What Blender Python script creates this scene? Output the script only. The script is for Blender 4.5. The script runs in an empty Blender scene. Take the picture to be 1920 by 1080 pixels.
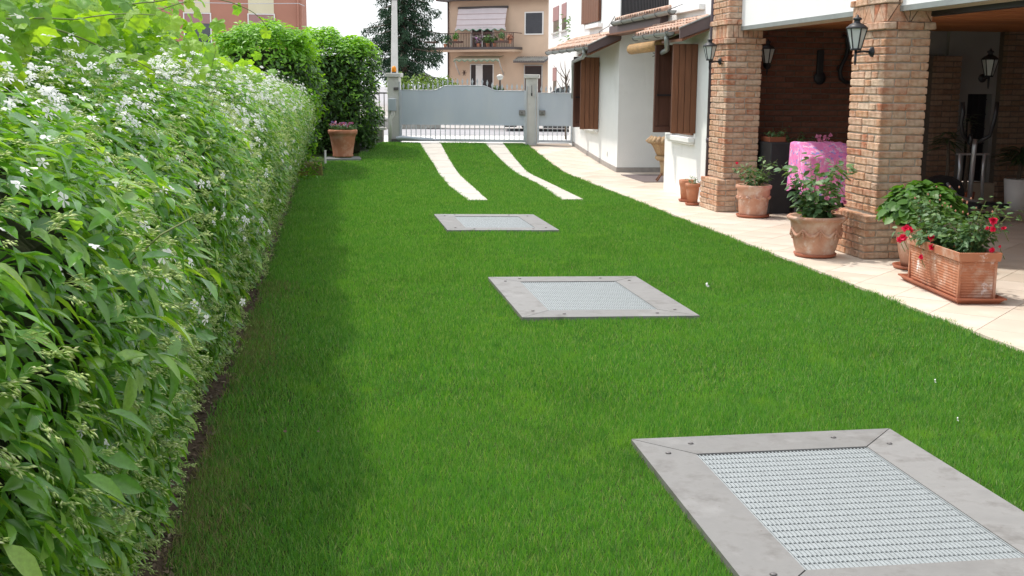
import bpy, math, random
import numpy as np
from mathutils import Vector, Matrix
random.seed(7); rng = np.random.default_rng(7)
SC = bpy.context.scene; COL = SC.collection
PI = math.pi
# ------------------------------------------------------------------ camera
YAW, PITCH, ROLL, EYE = 0.150996, 0.172673, 0.007235, 1.6
cam = bpy.data.cameras.new('camera'); camo = bpy.data.objects.new('camera', cam); COL.objects.link(camo)
cam.sensor_width = 36; cam.lens = 2200/1920*36; cam.clip_start = .05; cam.clip_end = 600
fw = Vector((math.sin(YAW)*math.cos(PITCH), math.cos(YAW)*math.cos(PITCH), -math.sin(PITCH)))
ri = Vector((math.cos(YAW), -math.sin(YAW), 0)); up = ri.cross(fw)
r2 = math.cos(ROLL)*ri+math.sin(ROLL)*up; u2 = -math.sin(ROLL)*ri+math.cos(ROLL)*up
mx = Matrix.Identity(4)
for i in range(3): mx[i][0] = r2[i]; mx[i][1] = u2[i]; mx[i][2] = -fw[i]
mx.translation = (0, 0, EYE); camo.matrix_world = mx
SC.camera = camo
# ------------------------------------------------------------------ sky, sun, exposure
w = bpy.data.worlds.new('World'); SC.world = w; w.use_nodes = True
nt = w.node_tree; nt.nodes.clear()
SUN_EL, SUN_AZ = math.radians(63), math.atan2(-.78, .62)
sky = nt.nodes.new('ShaderNodeTexSky'); sky.sky_type = 'NISHITA'; sky.sun_disc = False
sky.sun_elevation = SUN_EL; sky.sun_rotation = SUN_AZ % (2*PI); sky.dust_density = 4.0; sky.air_density = 1.0
bg1 = nt.nodes.new('ShaderNodeBackground'); bg1.inputs[1].default_value = .05
bg2 = nt.nodes.new('ShaderNodeBackground'); bg2.inputs[0].default_value = (.93, .97, 1, 1); bg2.inputs[1].default_value = .84
ad = nt.nodes.new('ShaderNodeAddShader'); wo = nt.nodes.new('ShaderNodeOutputWorld')
nt.links.new(sky.outputs[0], bg1.inputs[0]); nt.links.new(bg1.outputs[0], ad.inputs[0]); nt.links.new(bg2.outputs[0], ad.inputs[1]); nt.links.new(ad.outputs[0], wo.inputs[0])
sun = bpy.data.lights.new('sun', 'SUN'); sun.energy = 2.35; sun.angle = math.radians(2); sun.color = (1, .95, .87)
suno = bpy.data.objects.new('sun', sun); COL.objects.link(suno)
sd = Vector((math.sin(SUN_AZ)*math.cos(SUN_EL), math.cos(SUN_AZ)*math.cos(SUN_EL), math.sin(SUN_EL)))
suno.rotation_euler = sd.to_track_quat('Z', 'Y').to_euler()
vs = SC.view_settings; vs.view_transform = 'Standard'; vs.look = 'None'; vs.gamma = 1; vs.exposure = 0.55; vs.use_curve_mapping = False
SC.render.engine = 'CYCLES'
SC.cycles.max_bounces = 8; SC.cycles.transparent_max_bounces = 6

# ------------------------------------------------------------------ materials
def ramp(nt, stops):
    r = nt.nodes.new('ShaderNodeValToRGB'); e = r.color_ramp.elements
    while len(e) < len(stops): e.new(.5)
    for i, (p, c) in enumerate(stops): e[i].position = p; e[i].color = (*c, 1)
    return r
def mat(name, c, rough=.6, var=.15, scale=8, bump=0, bscale=None, spec=.4, metal=0, trans=0, tcol=None, islands=None, stain=None, stretch=None, alpha=None, patch=None, coord='Object'):
    """islands: list of colours picked per mesh island / object; stain: (colour, scale, lo, hi); patch: large soft tint"""
    m = bpy.data.materials.new(name); m.use_nodes = True; t = m.node_tree; t.nodes.clear()
    N = t.nodes.new; L = t.links.new
    out = N('ShaderNodeOutputMaterial'); p = N('ShaderNodeBsdfPrincipled')
    p.inputs['Roughness'].default_value = rough; p.inputs['Specular IOR Level'].default_value = spec; p.inputs['Metallic'].default_value = metal
    tc = N('ShaderNodeTexCoord'); vec = tc.outputs['Object' if coord == 'World' else coord]
    if coord == 'World':
        g = N('ShaderNodeNewGeometry'); vec = g.outputs['Position']
    if stretch:
        mp = N('ShaderNodeMapping'); mp.inputs['Scale'].default_value = stretch; L(vec, mp.inputs[0]); vec = mp.outputs[0]
    no = N('ShaderNodeTexNoise'); no.inputs['Scale'].default_value = scale; no.inputs['Detail'].default_value = 5; L(vec, no.inputs['Vector'])
    if islands:
        ge = N('ShaderNodeNewGeometry'); oi = N('ShaderNodeObjectInfo'); a = N('ShaderNodeMath'); a.operation = 'ADD'; f = N('ShaderNodeMath'); f.operation = 'FRACT'
        L(ge.outputs['Random Per Island'], a.inputs[0]); L(oi.outputs['Random'], a.inputs[1]); L(a.outputs[0], f.inputs[0])
        k = len(islands); r0 = ramp(t, [(i/max(1, k-1), cc) for i, cc in enumerate(islands)]); L(f.outputs[0], r0.inputs[0]); base = r0.outputs[0]
    else:
        r0 = N('ShaderNodeRGB'); r0.outputs[0].default_value = (*c, 1); base = r0.outputs[0]
    r1 = ramp(t, [(.25, (1-var,)*3), (.75, (1+var,)*3)]); L(no.outputs[0], r1.inputs[0])
    mu = N('ShaderNodeMixRGB'); mu.blend_type = 'MULTIPLY'; mu.inputs[0].default_value = 1; L(base, mu.inputs[1]); L(r1.outputs[0], mu.inputs[2]); base = mu.outputs[0]
    for st in ([stain] if stain and not isinstance(stain, list) else (stain or [])):
        n2 = N('ShaderNodeTexNoise'); n2.inputs['Scale'].default_value = st[1]; n2.inputs['Detail'].default_value = 6; n2.inputs['Roughness'].default_value = .65; L(vec, n2.inputs['Vector'])
        mr = N('ShaderNodeMapRange'); mr.inputs[1].default_value = st[2]; mr.inputs[2].default_value = st[3]; L(n2.outputs[0], mr.inputs[0])
        mi = N('ShaderNodeMixRGB'); L(mr.outputs[0], mi.inputs[0]); L(base, mi.inputs[1]); mi.inputs[2].default_value = (*st[0], 1); base = mi.outputs[0]
    L(base, p.inputs['Base Color'])
    if bump:
        nb = N('ShaderNodeTexNoise'); nb.inputs['Scale'].default_value = bscale or scale*3; nb.inputs['Detail'].default_value = 6; L(vec, nb.inputs['Vector'])
        b = N('ShaderNodeBump'); b.inputs['Strength'].default_value = bump; b.inputs['Distance'].default_value = .01; L(nb.outputs[0], b.inputs['Height']); L(b.outputs[0], p.inputs['Normal'])
    if trans:
        tr = N('ShaderNodeBsdfTranslucent')
        mt = N('ShaderNodeMixRGB'); mt.blend_type = 'MULTIPLY'; mt.inputs[0].default_value = 1; L(base, mt.inputs[1]); mt.inputs[2].default_value = (*(tcol or (1.6, 1.6, .7)), 1)
        L(mt.outputs[0], tr.inputs[0]); ms = N('ShaderNodeMixShader'); ms.inputs[0].default_value = trans; L(p.outputs[0], ms.inputs[1]); L(tr.outputs[0], ms.inputs[2]); L(ms.outputs[0], out.inputs[0])
    else: L(p.outputs[0], out.inputs[0])
    return m
M = {}
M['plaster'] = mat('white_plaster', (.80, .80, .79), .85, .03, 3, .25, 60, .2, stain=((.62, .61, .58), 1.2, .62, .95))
M['shaded_plaster'] = mat('shaded_plaster', (.27, .26, .245), .9, .06, 4, .3, 50, .2)  # white plaster darkened: the interior shade is put into its base colour
M['skirting'] = mat('stone_skirting', (.34, .31, .29), .7, .15, 10, .2, 60)
M['tile'] = mat('pavement_stone', (.6, .5, .4), .5, .10, 2.2, .1, 40, .35, islands=[(.60, .50, .405), (.66, .57, .47), (.62, .53, .44), (.69, .60, .51), (.58, .475, .385)], stain=[((.58, .43, .33), 1.7, .58, .9), ((.73, .68, .60), 3.1, .55, .8)])
M['grout'] = mat('grout', (.30, .24, .19), .9, .1, 20)
M['slab'] = mat('pale_slab', (.50, .465, .415), .7, .10, 5, .15, 60, stain=((.5, .44, .36), 3, .6, .9))
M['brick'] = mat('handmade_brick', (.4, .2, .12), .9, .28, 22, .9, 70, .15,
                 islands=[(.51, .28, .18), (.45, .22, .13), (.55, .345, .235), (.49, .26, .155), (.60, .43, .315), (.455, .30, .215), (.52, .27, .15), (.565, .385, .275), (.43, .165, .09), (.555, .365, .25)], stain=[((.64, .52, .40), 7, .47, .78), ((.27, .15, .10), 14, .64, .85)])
M['shaded_inner_brick'] = mat('shaded_inner_brick', (.3, .13, .08), .92, .22, 20, .6, 60, .12, islands=[(.20, .085, .055), (.17, .07, .048), (.23, .105, .07), (.19, .09, .065), (.15, .065, .045)])  # brick colours lowered so the porch shade is painted into them
M['shade_brick'] = mat('shaded_porch_brick', (.3, .13, .08), .92, .22, 20, .6, 60, .12, islands=[(.27, .17, .11), (.22, .13, .085), (.31, .21, .15), (.24, .155, .11)])  # shaded copy of the outer brick, porch dimness included in the colours
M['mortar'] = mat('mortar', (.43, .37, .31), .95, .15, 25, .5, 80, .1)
M['shaded_mortar'] = mat('shaded_inner_mortar', (.15, .12, .095), .95, .15, 25, .5, 80, .1)  # mortar tone darkened to carry the shade inside the porch
M['metal_plate'] = mat('galvanised_plate', (.23, .225, .22), .6, .14, 6, .08, 60, .35, 0, islands=[(.26, .255, .25), (.20, .195, .19), (.235, .23, .225)], stain=[((.135, .127, .12), 6, .49, .70), ((.285, .28, .275), 1.7, .55, .7), ((.13, .105, .085), 26, .64, .78)])
M['grating'] = mat('galvanised_grating', (.31, .335, .345), .5, .10, 30, 0, None, .4, .1)
M['screw'] = mat('screw_head', (.16, .15, .15), .5, .1, 30, metal=.3)
M['pit'] = mat('pit_inside', (.06, .065, .07), .9, .1, 5)
M['soil'] = mat('soil', (.085, .06, .042), .95, .4, 30, 1, 60, .1)
M['lawn_base'] = mat('lawn_soil', (.045, .075, .018), .95, .35, 12, .8, 60, .1, coord='World')
M['gate'] = mat('zinc_grey_gate', (.47, .52, .585), .5, .05, 3, .03, 60, .4, .15, stain=((.52, .555, .59), 1.6, .5, .75), stretch=(1, 1, .35))
M['gate_frame'] = mat('gate_frame_steel', (.50, .53, .57), .45, .08, 8, metal=.3)
M['concrete'] = mat('concrete_post', (.56, .55, .52), .85, .08, 6, .3, 60, stain=((.38, .36, .33), 4, .58, .82))
M['concrete_dark'] = mat('old_concrete', (.34, .33, .30), .9, .15, 7, .5, 40, stain=((.16, .15, .12), 3, .5, .8))
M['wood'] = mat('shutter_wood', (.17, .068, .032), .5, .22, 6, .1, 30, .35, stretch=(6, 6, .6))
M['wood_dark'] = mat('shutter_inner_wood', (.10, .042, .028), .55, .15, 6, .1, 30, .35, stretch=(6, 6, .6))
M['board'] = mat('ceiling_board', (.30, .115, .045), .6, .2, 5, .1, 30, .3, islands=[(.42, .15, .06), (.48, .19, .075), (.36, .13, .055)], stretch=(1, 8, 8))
M['rake'] = mat('brown_fascia', (.12, .085, .085), .5, .1, 8)
M['gutter'] = mat('aged_gutter', (.27, .29, .28), .45, .12, 8, metal=.35)
M['gutter_dark'] = mat('gutter_strap', (.12, .11, .11), .5, .1, 8, metal=.3)
M['drain'] = mat('plum_downpipe', (.085, .06, .075), .4, .06, 8)
M['roof_tile'] = mat('clay_roof_tile', (.45, .2, .12), .85, .2, 20, .4, 50, islands=[(.42, .25, .18), (.50, .34, .26), (.36, .19, .13), (.46, .30, .22)], stain=[((.62, .57, .50), 12, .48, .72), ((.20, .15, .12), 9, .6, .8)])
M['terra'] = mat('terracotta', (.47, .20, .115), .8, .12, 10, .2, 60, .25, stain=((.56, .36, .27), 5, .5, .72))
M['terra_pale'] = mat('limed_terracotta', (.50, .265, .18), .85, .12, 8, .3, 50, .2, stain=[((.60, .43, .34), 6, .46, .66), ((.68, .58, .52), 13, .58, .76)])
M['terra_bloom'] = mat('terracotta_white_bloom', (.45, .185, .105), .85, .10, 8, 0, 50, .2, stain=[((.55, .36, .27), 7, .48, .65), ((.78, .72, .70), 6, .60, .68)])
M['terra_dark'] = mat('plastic_saucer', (.36, .115, .06), .5, .08, 8)
M['black'] = mat('black_iron', (.022, .022, .026), .45, .1, 10)
M['dark_plastic'] = mat('dark_plastic', (.018, .018, .02), .35, .1, 10)
M['silver'] = mat('silver_tube', (.42, .43, .45), .35, .05, 10, metal=.6)
M['glass_frost'] = mat('frosted_glass', (.72, .76, .74), .35, .06, 10, spec=.6, trans=.35, tcol=(1, 1, 1))
M['glass'] = mat('window_glass', (.03, .04, .045), .08, .1, 3, spec=.9)
M['white_paint'] = mat('white_paint', (.78, .77, .74), .5, .03, 8)
M['orange'] = mat('amber_beacon', (.85, .36, .02), .3, .05, 8, trans=.3, tcol=(1, .8, .3))
M['wicker'] = mat('wicker', (.44, .30, .17), .75, .3, 60, .8, 90, .25, islands=[(.45, .31, .18), (.38, .25, .15)])
M['bamboo'] = mat('bamboo_blind', (.40, .24, .10), .6, .35, 7, .5, 40, .3, stretch=(8, 1, 8))
M['mat'] = mat('door_mat', (.16, .13, .13), .95, .2, 40, .5, 90)
M['iron_dark'] = mat('bbq_dark', (.03, .03, .032), .7, .2, 6, .3, 40)
M['stone_ledge'] = mat('bbq_ledge', (.46, .38, .29), .8, .12, 8, .3, 50)
M['leaf_j'] = mat('jasmine_leaf', (0, 0, 0), .24, .15, 15, 0, None, .5, trans=.33, tcol=(1.9, 1.9, .5), islands=[(.075, .21, .03), (.14, .32, .045), (.10, .25, .035), (.20, .39, .05), (.085, .22, .035), (.30, .46, .08), (.12, .29, .04), (.065, .18, .03)])
M['leaf_vine'] = mat('vine_leaf', (0, 0, 0), .5, .18, 18, .4, 30, .4, trans=.45, tcol=(1.8, 1.75, .45), islands=[(.20, .38, .045), (.27, .45, .05), (.15, .31, .05), (.32, .48, .08), (.18, .34, .07), (.12, .26, .06)])
M['leaf_laurel'] = mat('laurel_leaf', (0, 0, 0), .4, .12, 15, 0, None, .5, trans=.2, tcol=(2.2, 2.0, .5), islands=[(.032, .088, .016), (.05, .125, .02), (.028, .072, .015), (.07, .17, .024)])
M['leaf_new'] = mat('laurel_new_leaf', (0, 0, 0), .42, .12, 15, 0, None, .5, trans=.4, tcol=(1.9, 1.8, .4), islands=[(.16, .36, .035), (.22, .44, .045), (.12, .28, .035)])
M['leaf_rose'] = mat('rose_leaf', (0, 0, 0), .5, .12, 15, 0, None, .4, trans=.22, tcol=(1.8, 1.8, .6), islands=[(.08, .16, .065), (.10, .19, .08), (.065, .14, .05), (.14, .23, .08)])
M['leaf_hyd'] = mat('hydrangea_leaf', (0, 0, 0), .45, .12, 15, 0, None, .4, trans=.3, tcol=(1.8, 1.8, .5), islands=[(.06, .15, .025), (.08, .19, .03), (.10, .23, .035), (.05, .12, .025)])
M['leaf_dark'] = mat('houseplant_leaf', (0, 0, 0), .45, .12, 15, 0, None, .4, islands=[(.03, .06, .02), (.04, .075, .025), (.05, .09, .03)])
M['needle'] = mat('conifer_needles', (0, 0, 0), .7, .15, 3, 0, None, .2, islands=[(.022, .052, .030), (.032, .072, .038), (.026, .06, .028), (.042, .085, .045)])
M['bark'] = mat('bark', (.10, .075, .055), .9, .3, 15, .8, 40)
M['twig'] = mat('hedge_twigs', (.03, .035, .016), .95, .4, 18, .8, 40, .1)
M['stem'] = mat('green_stem', (.16, .20, .06), .6, .15, 15)
M['petal_white'] = mat('white_petal', (.80, .80, .78), .6, .04, 15, trans=.3, tcol=(1, 1, .95))
M['bud'] = mat('jasmine_bud', (0, 0, 0), .6, .1, 15, islands=[(.46, .60, .16), (.58, .70, .28), (.38, .54, .13), (.72, .76, .46), (.50, .64, .20)], trans=.3, tcol=(1.2, 1.2, .6))
M['petal_pink'] = mat('pink_petal', (.85, .32, .52), .6, .1, 15, trans=.2, tcol=(1, .9, .9))
M['petal_red'] = mat('crimson_petal', (.80, .025, .10), .6, .15, 25, trans=.2, tcol=(1, .6, .6))
M['petal_mix'] = mat('pansy_petal', (0, 0, 0), .6, .1, 15, islands=[(.30, .06, .30), (.55, .08, .12), (.75, .75, .8), (.12, .12, .45), (.6, .12, .04), (.45, .1, .3)])
M['mauve'] = mat('mauve_petal', (0, 0, 0), .6, .1, 15, islands=[(.28, .12, .28), (.36, .18, .34), (.10, .16, .05), (.22, .10, .24)])
M['bract'] = mat('reddish_buds', (.35, .16, .10), .7, .2, 15)
M['grass'] = mat('grass_blade', (0, 0, 0), .40, .16, 1.3, 0, None, .45, trans=.34, tcol=(1.5, 1.55, .45), coord='World', islands=[(.115, .31, .045), (.16, .39, .055), (.075, .24, .045), (.20, .42, .06), (.125, .33, .05), (.40, .48, .22), (.09, .27, .05), (.14, .35, .045), (.05, .18, .045), (.125, .33, .05)], stain=[((.075, .23, .05), 1.3, .50, .80), ((.25, .45, .06), 2.6, .56, .78), ((.07, .21, .045), 7, .58, .72)])
M['dry'] = mat('dry_grass', (0, 0, 0), .8, .2, 5, islands=[(.30, .26, .10), (.16, .24, .05), (.38, .28, .15), (.15, .20, .05)])
M['litter'] = mat('leaf_litter', (0, 0, 0), .9, .2, 30, islands=[(.10, .07, .045), (.17, .12, .08), (.06, .045, .03), (.28, .22, .15)])
M['salmon'] = mat('salmon_render', (.66, .50, .37), .9, .06, 1.2, .3, 20, .1)
M['rust'] = mat('brick_red_render', (.43, .21, .15), .9, .06, 1.0, .3, 20, .1)
M['cream'] = mat('cream_render', (.66, .60, .42), .9, .05, 1.0, .3, 20, .1)
M['blind'] = mat('pinkish_roller_blind', (.36, .20, .19), .7, .05, 4)
M['slate_blind'] = mat('grey_roller_blind', (.07, .075, .085), .6, .1, 4)
M['awning'] = mat('awning_cloth', (.78, .72, .74), .85, .04, 3, trans=.2, tcol=(1, 1, 1))
M['valance'] = mat('valance_green', (.16, .36, .25), .85, .1, 6)
M['awning_low'] = mat('lower_awning_cloth', (.46, .46, .36), .85, .08, 4)
M['brown'] = mat('brown_trim', (.10, .06, .05), .6, .1, 8)
M['asphalt'] = mat('street_asphalt', (.34, .33, .34), .95, .1, 2, .3, 40, .1, coord='World')
M['cobble'] = mat('cobble', (.4, .38, .36), .9, .15, 12, .3, 50, .15, islands=[(.40, .38, .36), (.48, .45, .42), (.34, .32, .31)])
M['kerb_pale'] = mat('pale_kerbing', (.62, .60, .57), .8, .06, 4)
M['moss'] = mat('mossy_stone', (.12, .12, .035), .95, .4, 14, .8, 40, stain=((.26, .22, .03), 6, .5, .7))
M['grey_stone'] = mat('grey_stone_slab', (.25, .26, .25), .85, .15, 8, .3, 40)
M['car_paint'] = mat('black_car_paint', (.012, .013, .016), .2, .05, 5, spec=.7)
M['tyre'] = mat('tyre', (.018, .018, .018), .8, .1, 20)
M['pink_cloth'] = mat('pink_cloth', (.78, .22, .48), .7, .08, 9, .3, 14, .3, stain=[((.82, .52, .70), 14, .53, .60), ((.25, .25, .62), 20, .57, .61), ((.80, .12, .36), 26, .60, .66)])
M['far_green'] = mat('far_shrub_leaf', (0, 0, 0), .6, .15, 3, islands=[(.12, .2, .03), (.17, .26, .04), (.08, .15, .03)], trans=.3)

# ------------------------------------------------------------------ mesh helpers
def wloc(o):
    v = Vector((0, 0, 0))
    while o is not None: v = v+o.location; o = o.parent
    return v
def link(name, me, parent=None, loc=None):
    o = bpy.data.objects.new(name, me); COL.objects.link(o)
    if parent is not None: o.parent = parent
    if loc is not None: o.location = Vector(loc)-(wloc(parent) if parent is not None else Vector((0, 0, 0)))
    return o
def tag(o, label=None, cat=None, group=None, kind=None):
    for k, v in (('label', label), ('category', cat), ('group', group), ('kind', kind)):
        if v: o[k] = v
    return o
def thing(name, label, cat, loc=(0, 0, 0), group=None):
    o = bpy.data.objects.new(name, None); COL.objects.link(o); o.location = loc; o.empty_display_size = .1
    return tag(o, label, cat, group)
def copy_tree(o, parent=None):
    c = o.copy(); COL.objects.link(c); c.parent = parent
    for ch in [x for x in bpy.data.objects if x.parent == o]: copy_tree(ch, c)
    return c
def fast_mesh(name, V, F, m, smooth=False):
    """V (n,3), F (k,p) equal sized polys"""
    me = bpy.data.meshes.new(name); V = np.asarray(V, np.float32); F = np.asarray(F, np.int32); k, p = F.shape
    me.vertices.add(len(V)); me.vertices.foreach_set('co', V.ravel())
    me.loops.add(k*p); me.loops.foreach_set('vertex_index', F.ravel())
    me.polygons.add(k); me.polygons.foreach_set('loop_start', np.arange(k, dtype=np.int32)*p)
    if smooth: me.polygons.foreach_set('use_smooth', np.ones(k, bool))
    me.update(calc_edges=True); me.materials.append(m); return me
class MB:
    def __init__(s, T=None): s.v = []; s.f = []; s.T = T; s.sm = False
    def add(s, vs, fs):
        n = len(s.v); s.v += [s.T(*p) if s.T else tuple(p) for p in vs]; s.f += [[n+i for i in f] for f in fs]; return s
    def box(s, x0, x1, y0, y1, z0, z1):
        return s.add([(x0, y0, z0), (x1, y0, z0), (x1, y1, z0), (x0, y1, z0), (x0, y0, z1), (x1, y0, z1), (x1, y1, z1), (x0, y1, z1)],
                     [(0, 3, 2, 1), (4, 5, 6, 7), (0, 1, 5, 4), (1, 2, 6, 5), (2, 3, 7, 6), (3, 0, 4, 7)])
    def bbox(s, x0, x1, y0, y1, z0, z1, b=.004, j=0):
        """box with chamfered edges (24 corners)"""
        X = (x0, x1); Y = (y0, y1); Z = (z0, z1); vs = []; idx = {}
        R = lambda: random.uniform(-j, j) if j else 0
        for i in (0, 1):
            for k in (0, 1):
                for l in (0, 1):
                    sx, sy, sz = (b, -b)[i], (b, -b)[k], (b, -b)[l]; r = (R(), R(), R())
                    for a, p in enumerate(((X[i], Y[k]+sy, Z[l]+sz), (X[i]+sx, Y[k], Z[l]+sz), (X[i]+sx, Y[k]+sy, Z[l]))):
                        idx[(i, k, l, a)] = len(vs); vs.append((p[0]+r[0], p[1]+r[1], p[2]+r[2]))
        I = idx; fs = []
        for i in (0, 1):
            q = [I[(i, 0, 0, 0)], I[(i, 1, 0, 0)], I[(i, 1, 1, 0)], I[(i, 0, 1, 0)]]; fs.append(q if i else q[::-1])
            q = [I[(0, i, 0, 1)], I[(1, i, 0, 1)], I[(1, i, 1, 1)], I[(0, i, 1, 1)]]; fs.append(q[::-1] if i else q)
            q = [I[(0, 0, i, 2)], I[(1, 0, i, 2)], I[(1, 1, i, 2)], I[(0, 1, i, 2)]]; fs.append(q if i else q[::-1])
        for a in (0, 1):
            for c in (0, 1):
                fs.append([I[(0, a, c, 1)], I[(1, a, c, 1)], I[(1, a, c, 2)], I[(0, a, c, 2)]])
                fs.append([I[(a, 0, c, 0)], I[(a, 1, c, 0)], I[(a, 1, c, 2)], I[(a, 0, c, 2)]])
                fs.append([I[(a, c, 0, 0)], I[(a, c, 1, 0)], I[(a, c, 1, 1)], I[(a, c, 0, 1)]])
                for l in (0, 1): fs.append([I[(a, c, l, 0)], I[(a, c, l, 1)], I[(a, c, l, 2)]])
        return s.add(vs, fs)
    def tube(s, pts, r, n=6, cap=True):
        """r: number or list; tube along points"""
        pts = [Vector(p) for p in pts]; k = len(pts); rr = r if isinstance(r, (list, tuple)) else [r]*k; vs = []; fs = []
        side = None
        for i, p in enumerate(pts):
            d = (pts[min(i+1, k-1)]-pts[max(i-1, 0)]).normalized()
            if side is None: side = d.cross(Vector((0, 0, 1))); side = side if side.length > .05 else d.cross(Vector((1, 0, 0)))
            side = (side-d*side.dot(d)); side = side.normalized() if side.length > 1e-6 else Vector((1, 0, 0)); b = d.cross(side)
            for a in range(n):
                t = 2*PI*a/n; vs.append(tuple(p+(side*math.cos(t)+b*math.sin(t))*rr[i]))
        for i in range(k-1):
            for a in range(n): fs.append([i*n+a, i*n+(a+1) % n, (i+1)*n+(a+1) % n, (i+1)*n+a])
        if cap: fs += [list(range(n))[::-1], [(k-1)*n+a for a in range(n)]]
        return s.add(vs, fs)
    def lathe(s, prof, c, n=24, wob=0, sq=None):
        vs = []; fs = []
        for r, z in prof:
            for a in range(n):
                t = 2*PI*(a+.5)/n; q = 1+wob*math.sin(3*t+z*9)
                vs.append((c[0]+r*q*math.cos(t), c[1]+r*q*math.sin(t), c[2]+z))
        k = len(prof)
        for i in range(k-1):
            for a in range(n): fs.append([i*n+a, i*n+(a+1) % n, (i+1)*n+(a+1) % n, (i+1)*n+a])
        fs += [list(range(n))[::-1], [(k-1)*n+a for a in range(n)]]
        return s.add(vs, fs)
    def ball(s, c, r, n=8, sx=1, sy=1, sz=1):
        vs = [(c[0], c[1], c[2]-r*sz)]; m_ = n//2
        for i in range(1, m_):
            p = PI*i/m_
            for a in range(n): t = 2*PI*a/n; vs.append((c[0]+r*sx*math.sin(p)*math.cos(t), c[1]+r*sy*math.sin(p)*math.sin(t), c[2]-r*sz*math.cos(p)))
        vs.append((c[0], c[1], c[2]+r*sz)); fs = []
        for a in range(n):
            fs.append([0, 1+(a+1) % n, 1+a]); fs.append([len(vs)-1, 1+(m_-2)*n+a, 1+(m_-2)*n+(a+1) % n])
            for i in range(m_-2): fs.append([1+i*n+a, 1+i*n+(a+1) % n, 1+(i+1)*n+(a+1) % n, 1+(i+1)*n+a])
        return s.add(vs, fs)
    def prism(s, poly, axis, a0, a1):
        """extrude 2D polygon; axis 'x','y','z' gets a0..a1; poly gives the other two in order"""
        def P(u, v, a): return {'x': (a, u, v), 'y': (u, a, v), 'z': (u, v, a)}[axis]
        k = len(poly); vs = [P(u, v, a0) for u, v in poly]+[P(u, v, a1) for u, v in poly]
        return s.add(vs, [list(range(k))[::-1], list(range(k, 2*k))]+[[i, (i+1) % k, k+(i+1) % k, k+i] for i in range(k)])
    def mesh(s, name, m, smooth=False, off=(0, 0, 0)):
        me = bpy.data.meshes.new(name); me.from_pydata([(x-off[0], y-off[1], z-off[2]) for x, y, z in s.v], [], s.f); me.update(); me.materials.append(m)
        if smooth: me.polygons.foreach_set('use_smooth', [True]*len(me.polygons))
        return me
    def build(s, name, m, parent=None, smooth=False, kind=None, label=None, cat=None):
        off = wloc(parent) if parent is not None else (0, 0, 0)
        me = s.mesh(name, m, smooth, off)
        import bmesh
        b = bmesh.new(); b.from_mesh(me); bmesh.ops.recalc_face_normals(b, faces=b.faces); b.to_mesh(me); b.free()
        o = link(name, me, parent); tag(o, label, cat, None, kind); return o
def gz(y):
    t = max(0, min(1, (y-20.5)/4.6)); return .31*t**1.3
def gzn(y): return .31*np.clip((y-20.5)/4.6, 0, 1)**1.3
def shade_part(o):
    o.data.polygons.foreach_set('use_smooth', [True]*len(o.data.polygons)); return o

# instancing of a template over many frames (numpy)
def frames(N, D):
    N = N/np.maximum(1e-6, np.linalg.norm(N, axis=1, keepdims=True)); D = D-N*(N*D).sum(1, keepdims=True)
    D = D/np.maximum(1e-6, np.linalg.norm(D, axis=1, keepdims=True)); return np.cross(D, N), D, N
def scatter(tv, tf, P, N, D, S, W=None):
    """template coords: x=width, y=length, z=normal"""
    X, Y, Z = frames(N, D); W = S if W is None else W
    V = P[:, None, :]+(tv[None, :, 0:1]*W[:, None, None])*X[:, None, :]+(tv[None, :, 1:2]*S[:, None, None])*Y[:, None, :]+(tv[None, :, 2:3]*S[:, None, None])*Z[:, None, :]
    k = len(tv); F = tf[None]+(np.arange(len(P))*k)[:, None, None]
    return V.reshape(-1, 3), F.reshape(-1, tf.shape[1])
def leaf_template(seg=4, width=.42, fold=.12, droop=.18, shape='ell'):
    v = [(0, 0, 0)]; f = []
    for i in range(1, seg):
        t = i/seg; w_ = width/2*math.sin(PI*t**(.85 if shape == 'ell' else .6)); z = -droop*t*t
        v += [(-w_, t, z+fold*w_*2), (0, t, z), (w_, t, z+fold*w_*2)]
    v.append((0, 1, -droop)); e = len(v)-1
    f += [(0, 2, 1), (0, 3, 2)]
    for i in range(seg-2):
        a = 1+3*i; b = a+3
        f += [(a, a+1, b+1), (a, b+1, b), (a+1, a+2, b+2), (a+1, b+2, b+1)]
    a = 1+3*(seg-2); f += [(a, a+1, e), (a+1, a+2, e)]
    return np.array(v, float), np.array(f)
LEAF4 = leaf_template(4); LEAF3 = leaf_template(3); LEAF2 = leaf_template(2)
LEAFR = leaf_template(3, .62, .1, .12); LEAFW = leaf_template(4, .75, .1, .2, 'o')
BLADE = leaf_template(2, .1, .1, .3)
def rnd(n, a, b): return rng.uniform(a, b, n)
def rdir(n): v = rng.normal(size=(n, 3)); return v/np.linalg.norm(v, axis=1, keepdims=True)
def foliage(name, m, parent, P, N, D, S, T=LEAF3, W=None, smooth=True, kind='stuff'):
    V, F = scatter(T[0], T[1], P, N, D, S, W)
    off = np.array(wloc(parent)) if parent is not None else 0
    o = link(name, fast_mesh(name, V-off, F, m, smooth), parent)
    if kind: o['kind'] = kind
    return o

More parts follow.
